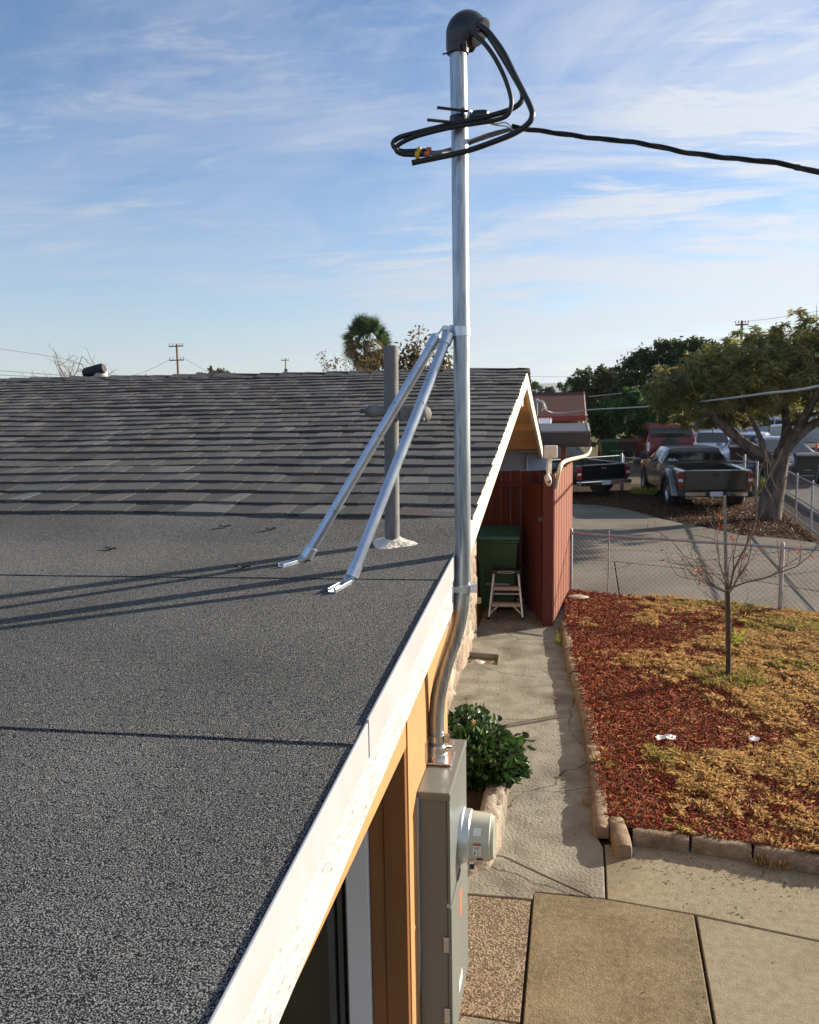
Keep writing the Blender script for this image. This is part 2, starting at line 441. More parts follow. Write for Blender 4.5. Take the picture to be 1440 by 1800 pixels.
M_darkroof = pm('dark_metal_cover', (0.035, 0.032, 0.035), (0.055, 0.05, 0.053), 2, 0.5, bump=.1)
M_brownfascia = pm('dark_brown_fascia', (0.060, 0.038, 0.036), (0.075, 0.048, 0.045), 3, 0.6)
M_creampipe = pm('cream_painted_pipe', (0.62, 0.54, 0.38), (0.55, 0.48, 0.33), 8, 0.5)
M_camw = pm('ivory_plastic', (0.78, 0.73, 0.64), (0.74, 0.69, 0.6), 5, 0.4)

# ------------------------------------------------------------------ setting: ground, paving, road
def structure(name, mb, mat, **k):
    o = mb.build(name, mat, **k); o['kind'] = 'structure'; return o
g = MB(); g.add([(-3000, -60, -.05), (3000, -60, -.05), (3000, 4200, -.05), (-3000, 4200, -.05)], [(0, 1, 2, 3)])
structure('ground', g, M_ground)
def slab(name, poly, mat, z1=0.0, th=0.06, bevel=.006):
    return structure(name, MB().slab(poly, z1-th, z1), mat, bevel=bevel, seg=2)
slab('path', [(-1.16, 12.9), (-1.16, 9.66), (-.80, 9.60), (-.79, 9.22), (-1.16, 9.26), (-1.16, 5.30), (-.41, 5.245), (-.13, 5.055), (.15, 4.866),
              (.226, 4.866), (.236, 5.45), (.2, 5.6), (.2, 6.6), (.15, 7.8), (.06, 9.0), (-.06, 10.9), (-.06, 12.9)], M_conc, th=.14)
slab('path_slab', [(-1.16, 5.288), (-.415, 5.233), (-.135, 5.043), (.135, 4.868), (-.19, 4.872), (-.2, 4.792), (-1.16, 4.785)], M_conc)
slab('gravel_panel', [(-.57, 3.78), (-.215, 3.765), (-.207, 4.778), (-1.14, 4.77), (-1.14, 3.96), (-.57, 3.96)], M_gravel, z1=-.004)
slab('porch_floor', [(-2.6, 1.2), (-.215, 1.2), (-.215, 3.75), (-.56, 3.765), (-2.6, 3.9)], M_conc)
slab('patio', [(-.195, 4.858), (.225, 4.852), (.722, 4.776), (.690, 3.9), (.63, 2.4), (-.2, 2.4), (-.2, 3.75)], M_slabA, z1=.003)
slab('patio_slab', [(.738, 4.772), (1.36, 4.635), (4.2, 4.0), (4.2, 1.0), (.60, 1.0), (.645, 2.4), (.706, 3.9)], M_slabB)
slab('patio_slab', [(.249, 5.50), (.239, 4.866), (.74, 4.790), (1.36, 4.652), (4.2, 4.02), (4.2, 5.0), (1.6, 5.42), (.8, 5.55)], M_slabB, z1=-.002)
# driveway in four panels with open joints
slab('driveway', [(-.1, 12.95), (.72, 12.68), (.77, 15.38), (.0, 15.55), (-.1, 15.55)], M_drive, z1=.0, bevel=.01)
slab('driveway_panel', [(.735, 12.67), (3.3, 11.80), (7.4, 10.6), (7.4, 13.0), (3.65, 13.35), (1.9, 14.85), (.785, 15.37)], M_drive, z1=-.003, bevel=.01)
slab('driveway_panel', [(-.1, 15.575), (.0, 15.57), (.775, 15.395), (1.905, 14.868), (3.66, 13.368), (7.4, 13.02), (7.4, 17.3), (4.84, 17.6), (4.15, 18.2), (3.52, 18.5), (2.9, 18.72), (2.0, 18.75), (-.1, 18.9)], M_drive, bevel=.01)
slab('driveway_panel', [(-.1, 18.92), (2.0, 18.77), (2.9, 18.74), (3.5, 18.53), (3.15, 19.15), (2.84, 19.65), (2.45, 20.2), (2.13, 20.75), (1.85, 21.5), (1.57, 22.1), (1.2, 22.75), (.79, 23.18), (-.1, 23.4)], M_drive, z1=-.002, bevel=.01)
# soil under the parked pickups
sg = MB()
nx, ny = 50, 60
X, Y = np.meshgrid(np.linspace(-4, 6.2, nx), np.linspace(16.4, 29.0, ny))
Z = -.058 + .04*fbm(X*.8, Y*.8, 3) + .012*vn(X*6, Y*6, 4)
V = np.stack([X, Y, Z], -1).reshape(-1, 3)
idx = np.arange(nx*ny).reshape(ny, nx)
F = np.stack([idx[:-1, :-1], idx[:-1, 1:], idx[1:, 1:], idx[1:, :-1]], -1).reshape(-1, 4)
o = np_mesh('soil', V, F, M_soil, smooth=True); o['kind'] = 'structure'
structure('street', MB().slab([(6.9, 6), (7.1, 22), (7.9, 33), (9.2, 45), (11.6, 64), (14.5, 110), (28, 110), (24, 64), (19.5, 45), (17, 33), (16, 6)], -.05, -.02), M_asph)
structure('sidewalk', MB().slab([(5.6, 6), (5.75, 22), (6.5, 33), (7.8, 45), (10.2, 64), (11.45, 64), (9.05, 45), (7.75, 33), (6.95, 22), (6.75, 6)], -.05, .06), M_drive, bevel=.02)

# ------------------------------------------------------------------ the house
XF = -.46                      # outer face of the eave trim
def zlow(y): return 2.107+.0695*y
SL = .1561; SF = .2164
def zhi(y): return 2.35+SL*(y-3.5)
def zfar(y): return 3.24-SF*(y-9.2)
house = thing('house', 'low orange and stone house with granule flat roof and dark shingle gable roof', 'house', (-1.2, 3.5, 0))

def roof_sheet(y0f, y1, off, x0=-11.0, seed=1):
    """one lapped strip of cap sheet: lower edge y0f(x), with a thick butt edge"""
    nx = 140
    xs = np.linspace(x0, XF-.006, nx)
    ys0 = y0f(xs) + .006*(vn(xs*5, xs*0, seed)-.5)
    V = []; F = []
    ts = [0, .04, .15, .4, .7, 1.0]
    for j, t in enumerate(ts):
        y = ys0*(1-t)+y1*t
        z = np.where(y < 3.5, zlow(y), zhi(y)) + off + (.0015*(vn(xs*9, xs*0+2, seed+5)) if j == 0 else 0)
        V.append(np.stack([xs, y, z], -1))
    b = V[0].copy(); b[:, 2] -= .006
    V = [b]+V
    k = len(V); V = np.concatenate(V)
    idx = np.arange(k*nx).reshape(k, nx)
    F = np.stack([idx[:-1, :-1], idx[:-1, 1:], idx[1:, 1:], idx[1:, :-1]], -1).reshape(-1, 4)
    return V, F
Vs, Fs, k0 = [], [], 0
for args in ((lambda x: -1.6+0*x, 1.95, 0.0), (lambda x: 1.757+(x+.47)*.0265, 3.2, .0034), (lambda x: 3.045+(x+.455)*.044, 4.35, .0062)):
    # the roll sheet bends where the roof gets steeper: split at y = 3.5
    V, F = roof_sheet(args[0], args[1], args[2], seed=int(args[1]*10))
    Vs.append(V); Fs.append(F+k0); k0 += len(V)
np_mesh('flat_roof', np.concatenate(Vs), np.concatenate(Fs), M_cap, house)

# shingles: laminated courses with random raised tabs
def shingle_courses(y_start, n, expo, zf, x0, x1, name, sgn=1):
    Vl, Fl, Cl = [], [], []; k = 0
    for i in range(n):
        y = y_start + sgn*expo*i
        # base course strip
        xs = np.arange(x0, x1, .09); xs[-1] = x1 + .004*rng.normal()
        m = len(xs)
        wav = .016*(fbm(xs*.8, xs*0+i*.30, 31)-.5)*2
        wy = .016*(vn(xs*1.6, xs*0+i*1.7, 17)-.5)*2 + .085*(fbm(xs*.45, xs*0+i*.12, 23, 3)-.5)
        yl = y+sgn*wy; yt = y+sgn*(expo+.05)
        zl = zf(yl)+.0165+wav; zt = zf(yt)+.003+wav*.9
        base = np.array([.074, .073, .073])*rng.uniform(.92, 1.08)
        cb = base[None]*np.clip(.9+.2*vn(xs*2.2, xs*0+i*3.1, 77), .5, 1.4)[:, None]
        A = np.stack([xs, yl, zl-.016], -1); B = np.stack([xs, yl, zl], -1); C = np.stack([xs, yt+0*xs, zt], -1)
        Vl += [A, B, C]; Cl += [cb*.6, cb, cb]  # butt's bottom edge tinted darker to paint in the shade line
        idx = np.arange(3*m).reshape(3, m)+k
        Fl.append(np.stack([idx[:-1, :-1], idx[:-1, 1:], idx[1:, 1:], idx[1:, :-1]], -1).reshape(-1, 4)); k += 3*m
        # raised tabs
        x = x0 + rng.uniform(0, .3)
        while x < x1-.12:
            w = rng.uniform(.10, .28); gp = rng.uniform(.04, .18)
            xe = min(x+w, x1-.01)
            sh = rng.uniform(-.01, .03)
            q = 5
            xt = np.linspace(x, xe, q)
            yb = np.interp(xt, xs, yl); zb = np.interp(xt, xs, zl); wv = np.interp(xt, xs, wav)
            up = expo*rng.uniform(.86, .97)
            yt2 = yb+sgn*up
            zt2 = zf(yt2)+.0165-.0135*up/(expo+.05)+wv
            xt2 = np.linspace(x+sh+.018, xe+sh-.018, q)
            th = .0026
            tb = np.array([.088, .086, .084])*rng.choice([.58, .82, 1.0, 1.18, 1.4], p=[.15, .2, .3, .25, .1])*np.array([rng.uniform(.95, 1.1), 1, rng.uniform(.92, 1.05)])
            V = np.concatenate([np.stack([xt, yb-sgn*.004, zb-.014], -1), np.stack([xt, yb-sgn*.004, zb+th], -1), np.stack([xt2, yt2, zt2+th], -1), np.stack([xt2, yt2, zt2-.008], -1)])
            ii = np.arange(q-1)
            Fq = np.concatenate([np.stack([r_*q+ii, r_*q+ii+1, (r_+1)*q+ii+1, (r_+1)*q+ii], -1) for r_ in range(3)]+[np.array([[0, q, 2*q, 3*q], [q-1, 4*q-1, 3*q-1, 2*q-1]])])
            Fl.append(Fq+k); Vl.append(V); Cl.append(np.repeat(tb[None], 4*q, 0)); k += 4*q
            x = xe+gp
    return np_mesh(name, np.concatenate(Vl), np.concatenate(Fl), M_shin, house, np.concatenate(Cl))
def ridge_lift(y): return 0
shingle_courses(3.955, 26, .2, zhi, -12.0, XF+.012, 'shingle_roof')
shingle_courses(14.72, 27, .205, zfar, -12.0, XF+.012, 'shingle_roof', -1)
# ridge caps
Vl = MB()
x = -12.0
while x < XF:
    xe = min(x+.26, XF)
    zr = 3.262+rng.normal()*.003 + .010*(x+.46)/-6
    Vl.prism([(x, 9.04, zr-.032), (x, 9.2, zr+.012), (x, 9.36, zr-.042), (x, 9.36, zr-.055), (x, 9.2, zr-.004), (x, 9.04, zr-.046)], (xe-x+.03, 0, -.010))
    x = xe
M_ridge = pm('ridge_shingle', (.06, .057, .06), (.11, .105, .1), 40, .95, bump=.6, bscale=200, spec=.2)
Vl.build('ridge_cap', M_ridge, house)

# decks (undersides) and trim
d = MB()
d.prism([(-12, -1.6, zlow(-1.6)-.006), (-12, 3.5, zlow(3.5)-.006), (-12, 3.5, zlow(3.5)-.05), (-12, -1.6, zlow(-1.6)-.05)], (12+XF-.022, 0, 0))
d.prism([(-12, 3.5, zhi(3.5)-.006), (-12, 9.2, 3.234), (-12, 14.7, zfar(14.7)-.006), (-12, 14.7, zfar(14.7)-.05), (-12, 9.2, 3.17), (-12, 3.5, zhi(3.5)-.05)], (12+XF-.024, 0, 0))
d.build('soffit', M_tan, house)
# white drip edge along the flat roof: two lapped lengths
def edge_strip(y0, y1, top, bot, x0, x1, zf=zlow):
    m = MB()
    m.prism([(x0, y0, zf(y0)+bot), (x0, y1, zf(y1)+bot), (x0, y1, zf(y1)+top), (x0, y0, zf(y0)+top)], (x1-x0, 0, 0))
    return m
m = edge_strip(1.86, 3.55, .012, -.082, XF-.006, XF+.002); m.build('drip_edge', M_white, house, bevel=.002)
m = edge_strip(-1.6, 1.857, .006, -.084, XF-.007, XF); m.build('drip_edge', M_white, house, bevel=.002)
m = edge_strip(-1.6, 3.62, -.0845, -.215, XF-.045, XF-.003); m.build('fascia', M_peel, house, bevel=.004)
# gable rake boards
m = MB(); m.prism([(XF-.04, 3.42, zhi(3.42)-.012), (XF-.04, 9.2, 3.228), (XF-.04, 9.2, 3.228-.17), (XF-.04, 3.95, zhi(3.95)-.165), (XF-.04, 3.56, zhi(3.5)-.19)], (.043, 0, 0))
m.build('rake_board', M_cream, house, bevel=.004)
m = MB(); m.prism([(XF-.04, 9.202, 3.228), (XF-.04, 14.7, zfar(14.7)-.012), (XF-.04, 14.7, zfar(14.7)-.20), (XF-.04, 9.202, 3.228-.17)], (.043, 0, 0))
m.build('rake_board', M_cream, house, bevel=.004)
m = MB(); m.box((-1.2, 9.08, 2.86), (XF-.045, 9.32, 3.11)); m.build('ridge_beam', M_cream, house, bevel=.004)
for y in (10.6, 12.0, 13.4): MB().prism([(-1.2, y, zfar(y)-.052), (-1.2, y+.05, zfar(y+.05)-.052), (-1.2, y+.05, zfar(y)-.15), (-1.2, y, zfar(y)-.15)], (1.2+XF-.045, 0, 0)).build('outlooker', M_tan, house)
# walls
m = MB()
m.prism([(-1.17, 3.95, 0), (-1.17, 10.3, 0), (-1.17, 10.3, 3.0), (-1.17, 9.2, 3.17), (-1.17, 3.95, zhi(3.95)-.05)], (-.12, 0, 0))
m.box((-3.0, 10.18, 0), (-1.29, 10.3, 2.9)); m.prism([(-3.0, 10.3, 0), (-3.0, 14.4, 0), (-3.0, 14.4, 2.0), (-3.0, 10.3, 2.9)], (-.1, 0, 0))
m.build('wall', M_orange, house)
m = MB(); m.box((-.70, 2.935, 0), (-.579, 3.95, 2.27)); m.box((-1.29, 3.86, 0), (-.70, 3.95, 2.3)); m.build('wall', M_orange, house)
m = MB(); m.box((-3.0, 14.42, 0), (-.34, 14.55, 2.0)); m.build('painted_wall', M_paleblue, house)
m = MB(); m.tube([(-.72, 14.39, 0), (-.72, 14.39, 1.97)], .025, 8); m.build('conduit_riser', M_paleblue, house, smooth=True)
m = MB(); m.box((-.665, -1.0, 1.72), (-.582, 2.925, 2.04)); m.build('porch_beam', M_orange, house, bevel=.006)
m = MB(); m.box((-.668, 2.895, 0), (-.584, 2.932, 2.02)); m.box((-.726, 2.902, 0), (-.6695, 2.932, 2.02)); m.build('corner_boards', M_orshade, house, bevel=.003)
m = MB(); m.box((-.815, 2.88, 0), (-.728, 2.95, 2.02)); m.build('door_casing', M_casing, house, bevel=.004)
m = MB(); m.box((-.905, 2.915, 0), (-.875, 2.985, 2.02)); m.box((-.868, 2.93, 0), (-.845, 2.985, 2.02)); m.box((-.838, 2.94, 0), (-.817, 2.985, 2.02)); m.build('door_frame', M_greyfr, house, bevel=.003)
m = MB(); m.box((-2.4, 2.99, 0), (-.816, 3.02, 2.1)); m.build('glass_door', M_dark, house)

# rubble stone veneer, a grid displaced into irregular stones
def stone_grid(y0, y1, z0, z1, name, parent, face, seed, cell=.24, depth=.045, ny=None):
    ny = ny or int((y1-y0)/.022); nz = int((z1-z0)/.022)
    Yg, Zg = np.meshgrid(np.linspace(y0, y1, ny), np.linspace(z0, z1, nz))
    r2 = np.random.default_rng(seed)
    n = int((y1-y0)*(z1-z0)/(cell*cell))+8
    P = np.stack([r2.uniform(y0-.1, y1+.1, n), r2.uniform(z0-.1, z1+.1, n)], -1)
    hgt = r2.uniform(.25, 1, n)
    col = np.array([(.33, .235, .165), (.28, .20, .14), (.26, .21, .16), (.36, .285, .21), (.22, .16, .115), (.30, .245, .19)])[r2.integers(0, 6, n)]*r2.uniform(.8, 1.15, (n, 1))
    Q = np.stack([Yg.ravel()+.03*(vn(Yg.ravel()*14, Zg.ravel()*14, seed)-.5), (Zg.ravel()+.03*(vn(Yg.ravel()*14, Zg.ravel()*14, seed+1)-.5))], -1)
    D = np.sqrt((((Q[:, None, :]-P[None])*np.array([1, 1.35]))**2).sum(-1))
    si = np.argsort(D, axis=1)[:, :2]
    d1 = np.take_along_axis(D, si[:, :1], 1)[:, 0]; d2 = np.take_along_axis(D, si[:, 1:2], 1)[:, 0]
    e = np.clip((d2-d1)/.055, 0, 1); e = e*e*(3-2*e)
    dep = depth*e*(.45+.55*hgt[si[:, 0]]) + .022*(fbm(Yg.ravel()*13, Zg.ravel()*13, seed+4, 5)-.5)*(.3+.7*e)
    c = col[si[:, 0]]*e[:, None] + np.array([.34, .29, .22])*(1-e[:, None])
    c *= np.clip(.75+.5*fbm(Yg.ravel()*9, Zg.ravel()*9, seed+9), .5, 1.3)[:, None]
    V = face(Yg.ravel(), Zg.ravel(), dep)
    idx = np.arange(ny*nz).reshape(nz, ny)
    F = np.stack([idx[:-1, :-1], idx[:-1, 1:], idx[1:, 1:], idx[1:, :-1]], -1).reshape(-1, 4)
    return np_mesh(name, V, F, M_stone, parent, c, smooth=True)
stone_grid(3.95, 10.32, -.02, 1.98, 'stone_veneer', house, lambda y, z, dp: np.stack([-1.165+dp, y, z], -1), 5)
stone_grid(-1.3, -1.125, -.02, 1.98, 'stone_veneer', house, lambda x, z, dp: np.stack([x, 10.30+dp*.6, z], -1), 6)

# ------------------------------------------------------------------ service mast, weatherhead, clamps
MX, MY = -.427, 3.4
mast = thing('service_mast', 'tall galvanised steel conduit mast rising past the roof edge from the meter cabinet', 'conduit mast', (-.546, MY, 1.47))
pts = [(-.546, MY, 1.465), (-.546, MY, 1.60), (-.545, MY, 1.66), (-.538, MY, 1.74), (-.524, MY, 1.815), (-.500, MY, 1.90), (-.472, MY, 1.985), (-.450, MY, 2.06), (-.436, MY, 2.14), (-.429, MY, 2.22), (-.427, MY, 2.32)]
pts += [(MX, MY, 2.32+i*.33) for i in range(1, 6)] + [(-.431, MY, 4.29)]
MB().tube(pts, .0325, 24).build('mast_pipe', M_galv, mast, smooth=True)
# weatherhead hood
m = MB()
hc = Vector((-.396, MY, 4.340)); vs = []; nu, nv = 18, 28
# helmet shaped hood: quarter dome over a short skirt, cut on the right by a slanting face plate
fn = Vector((.77, -.18, -.60)).normalized()
for i in range(nu+1):
    t = i/nu
    for j in range(nv):
        th = 2*math.pi*j/nv
        if t < .62:
            ph = math.pi*.5*(1-t/.62)
            p = Vector((math.cos(ph)*math.cos(th)*.080, math.cos(ph)*math.sin(th)*.055, math.sin(ph)*.082))
        else:
            q = (t-.62)/.38
            p = Vector((math.cos(th)*.080, math.sin(th)*(.055-.010*q), -.052*q))
        dd = p.dot(fn)-.036
        if dd > 0: p -= fn*dd
        vs.append(hc+p)
m.add(vs, [(i*nv+j, i*nv+(j+1) % nv, (i+1)*nv+(j+1) % nv, (i+1)*nv+j) for i in range(nu) for j in range(nv)]+[tuple(range(nu*nv, nu*nv+nv))])
m.lathe([(.036, 0), (.041, .003), (.043, .025), (.046, .035)], (-.432, MY, 4.270), (.03, 0, 1), 22)
m.lathe([(.044, -.012), (.052, -.008), (.054, .002), (.050, .010), (.036, .012), (0, .012)], hc+fn*.036+Vector((.018, 0, .020)), fn, 22)
wh = m.build('weatherhead', M_blackpl, mast, smooth=True, angle=40)
m = MB(); m.lathe([(.041, 0), (.0415, .004), (.0415, .018), (.041, .022)], (-.432, MY, 4.272), (0, 0, 1), 20)
m.cbox((-.40, MY-.042, 4.284), (.014, .026, .03)); m.tube([(-.40, MY-.064, 4.284), (-.40, MY-.02, 4.284)], .004, 8); m.tube([(-.486, MY-.02, 4.268), (-.44, MY-.03, 4.270)], .003, 6)
m.build('hood_clamp', M_blackpl, mast, smooth=True, angle=40)
# strap at the brace joint
m = MB(); m.lathe([(.0335, -.018), (.036, -.018), (.036, .018), (.0335, .018)], (MX, MY, 3.245), (0, 0, 1), 28); m.build('brace_collar', M_zinc, mast, smooth=True, angle=40)
m = MB(); m.cbox((MX-.05, MY-.012, 3.25), (.05, .005, .030), .2); m.cbox((MX-.05, MY+.006, 3.25), (.05, .005, .030), .2); m.tube([(MX-.06, MY-.035, 3.258), (MX-.06, MY+.03, 3.258)], .006, 8); m.cbox((MX-.06, MY-.032, 3.258), (.018, .008, .018)); m.build('collar_bracket', M_zinc, mast, bevel=.001)
# pipe clamp on the fascia
zc = 2.215
m = MB(); m.lathe([(.033, -.016), (.0355, -.016), (.0355, .016), (.033, .016)], (-.429, MY, zc), (0, 0, 1), 28)
m.cbox((-.384, MY-.012, zc), (.026, .006, .034)); m.cbox((-.384, MY+.006, zc), (.026, .006, .034)); m.tube([(-.384, MY-.028, zc), (-.384, MY+.02, zc)], .006, 8); m.lathe([(.009, 0), (.009, .007)], (-.384, MY-.026, zc), (0, 1, 0), 6)
m.build('pipe_clamp', M_zinc, mast, smooth=True, angle=35)
m = MB(); m.cbox((-.478, MY-.045, zc-.005), (.035, .004, .055)); m.cbox((-.478, MY-.085, zc-.005), (.035, .004, .055)); m.cbox((-.452, MY-.04, zc), (.055, .006, .024), .3); m.cbox((-.462, MY-.065, zc-.005), (.004, .045, .055)); m.build('strut_bracket', M_zinc, mast, bevel=.001)

# conductors and drop cable
cc = thing('service_conductors', 'two heavy black wires looping from the weatherhead round the mast top', 'cable', (-.34, 3.35, 4.33))
def smooth_path(P, k=6):
    P = [Vector(p) for p in P]; out = []
    for i in range(len(P)-1):
        p0 = P[max(i-1, 0)]; p1 = P[i]; p2 = P[i+1]; p3 = P[min(i+2, len(P)-1)]
        for j in range(k):
            t = j/k
            out.append(.5*((2*p1)+(p2-p0)*t+(2*p0-5*p1+4*p2-p3)*t*t+(3*p1-p0-3*p2+p3)*t**3))
    out.append(P[-1]); return out
c1 = [(-0.345, 3.345, 4.345), (-0.328, 3.33, 4.328), (-0.302, 3.32, 4.299), (-0.253, 3.3, 4.225), (-0.211, 3.29, 4.14), (-0.18, 3.29, 4.08), (-0.155, 3.28, 4.026), (-0.147, 3.27, 3.993), (-0.161, 3.27, 3.965), (-0.211, 3.29, 3.941), (-0.306, 3.31, 3.917), (-0.404, 3.335, 3.9), (-0.5, 3.32, 3.882), (-0.596, 3.3, 3.864)]
c2 = [(-0.35, 3.38, 4.355), (-0.311, 3.37, 4.311), (-0.264, 3.36, 4.236), (-0.216, 3.36, 4.155), (-0.188, 3.35, 4.098), (-0.193, 3.34, 4.061), (-0.234, 3.33, 4.035), (-0.308, 3.33, 4.019), (-0.372, 3.335, 4.011), (-0.458, 3.34, 4.002), (-0.568, 3.35, 3.988), (-0.654, 3.36, 3.975), (-0.679, 3.36, 3.953), (-0.655, 3.36, 3.927), (-0.611, 3.36, 3.922), (-0.58, 3.36, 3.922)]
c3 = [(-0.375, 3.34, 4.325), (-0.331, 3.32, 4.278), (-0.289, 3.31, 4.22), (-0.252, 3.31, 4.15), (-0.229, 3.31, 4.084), (-0.225, 3.31, 4.044), (-0.241, 3.31, 4.01), (-0.29, 3.32, 3.999), (-0.371, 3.325, 3.994), (-0.478, 3.33, 3.985), (-0.593, 3.34, 3.967), (-0.655, 3.34, 3.942), (-0.662, 3.34, 3.922), (-0.638, 3.34, 3.908), (-0.594, 3.34, 3.903), (-0.577, 3.34, 3.902)]
MB().tube(smooth_path(c2), .0098, 10).build('looped_wire', M_black, cc, smooth=True, angle=60)
MB().tube(smooth_path(c3), .0085, 10).build('looped_wire', M_black, cc, smooth=True, angle=60)
n1 = MB().tube(smooth_path(c1), .0105, 10).build('neutral_wire', M_black, None, smooth=True, angle=60)
tag(n1, 'thickest black wire hanging as one wide open loop with a loose cut end', 'cable')
M_yel = pm('yellow_tape', (.65, .45, .02), (.6, .4, .02), 9, .5); M_cop = pm('red_orange_sleeve', (.42, .07, .02), (.55, .16, .05), 60, .45); M_lbl = pm('white_label', (.75, .75, .73), (.7, .7, .68), 9, .5)
for (y, z, dx) in ((3.36, 3.922, 0.0), (3.34, 3.902, -.004)):
    MB().lathe([(.0085, 0), (.014, .002), (.014, .016), (.009, .018)], (-.586+dx, y, z), (1, 0, -.02), 12).build('yellow_end_cap', M_yel, cc, smooth=True, angle=40)
    MB().tube([(-.568+dx, y, z), (-.548+dx, y, z-.0006)], .0085, 12).build('splice_barrel', M_black, cc, smooth=True)
    MB().lathe([(.009, 0), (.0115, .003), (.0115, .014), (.008, .020)], (-.550+dx, y, z), (1, .1, .02), 12).build('red_sleeve', M_cop, cc, smooth=True, angle=40)
drop = thing('service_drop_cable', 'twisted black service drop cable running off to the right from the mast', 'cable', (-.2, 3.37, 3.98))
M_grayw = pm('grey_wire', (.10, .10, .11), (.14, .14, .15), 12, .45)
t1 = [(-0.554, 3.36, 3.922), (-0.52, 3.38, 3.919), (-0.474, 3.45, 3.945), (-0.386, 3.46, 3.975), (-0.299, 3.42, 3.985), (-0.217, 3.38, 3.983), (-0.168, 3.37, 3.972)]
t2 = [(-0.546, 3.34, 3.902), (-0.511, 3.37, 3.91), (-0.464, 3.46, 3.943), (-0.383, 3.47, 3.97), (-0.295, 3.42, 3.977), (-0.217, 3.38, 3.981), (-0.168, 3.37, 3.974)]
MB().tube(smooth_path(t1), .0055, 8).build('drop_tail', M_grayw, drop, smooth=True)
MB().tube(smooth_path(t2), .0055, 8).build('drop_tail', M_grayw, drop, smooth=True)
dp = [(-0.227, 3.37, 3.988), (-0.168, 3.37, 3.974), (-0.1, 3.36, 3.959), (-0.017, 3.35, 3.938), (0.085, 3.33, 3.912), (0.184, 3.31, 3.892), (0.282, 3.29, 3.864), (0.377, 3.27, 3.831), (0.47, 3.25, 3.807), (0.561, 3.23, 3.786), (0.65, 3.21, 3.766), (0.737, 3.19, 3.739), (0.804, 3.17, 3.714), (1.5, 3.0, 3.52), (3.0, 2.7, 3.35), (6, 2.1, 3.5)]
dpath = smooth_path(dp, 14)
def strand(path, rad, ph, pitch):
    out = []; s = 0
    for i, p in enumerate(path):
        if i: s += (p-path[i-1]).length
        t = (path[min(i+1, len(path)-1)]-path[max(i-1, 0)]).normalized()
        a, b, _ = frame_of(t)
        th = ph+2*math.pi*s/pitch
        out.append(p+a*(rad*math.cos(th))+b*(rad*math.sin(th)))
    return out
for k in range(3):
    MB().tube(strand(dpath, .0054, k*2.094, .36), .0049 if k else .0036, 8).build('twisted_strand', M_black, drop, smooth=True)
M_cl = pm('insulator_black', (.012, .014, .013), (.02, .022, .02), 12, .35)
ins = thing('cable_clamp', 'black insulator clamp with two threaded rods bolted round the upper mast', 'clamp', (MX, 3.36, 4.03))
m = MB(); m.lathe([(.012, 0), (.019, .003), (.021, .012), (.021, .05), (.017, .062), (.008, .066)], (-.372, 3.352, 4.030), (.95, -.25, -.10), 16); m.build('insulator', M_cl, ins, smooth=True, angle=45)
m = MB(); m.lathe([(.0125, 0), (.0235, .002), (.0235, .010), (.019, .013)], (-.388, 3.356, 4.031), (.95, -.25, -.10), 16); m.build('insulator_ring', M_zinc, ins, smooth=True, angle=45)
m = MB(); m.tube([(-0.497, 3.30, 4.054), (-0.379, 3.362, 4.050)], .0058, 8); m.lathe([(.011, 0), (.011, .009)], (-.412, 3.345, 4.051), (.88, .46, -.03), 6); m.build('threaded_rod', M_blackpl, ins, smooth=True, angle=40)
m = MB(); m.tube([(-0.531, 3.28, 4.007), (-0.421, 3.352, 4.009)], .0058, 8); m.lathe([(.011, 0), (.011, .009)], (-.44, 3.338, 4.009), (.84, .55, .02), 6); m.build('threaded_rod', M_blackpl, ins, smooth=True, angle=40)
m = MB(); m.lathe([(.0335, -.012), (.0365, -.012), (.0365, .012), (.0335, .012)], (-.429, MY, 4.035), (.03, 0, 1), 24); m.build('clamp_band', M_blackpl, ins, smooth=True, angle=40)
wl = MB().tube(smooth_path([(-.318, 3.338, 4.004), (-.285, 3.345, 3.994), (-.255, 3.355, 4.0), (-.235, 3.362, 3.992), (-.216, 3.368, 3.972), (-.245, 3.356, 3.985), (-.285, 3.345, 3.990), (-.318, 3.338, 4.0)]), .0024, 6)
wl.build('wedge_clamp_bail', M_zinc, ins, smooth=True)

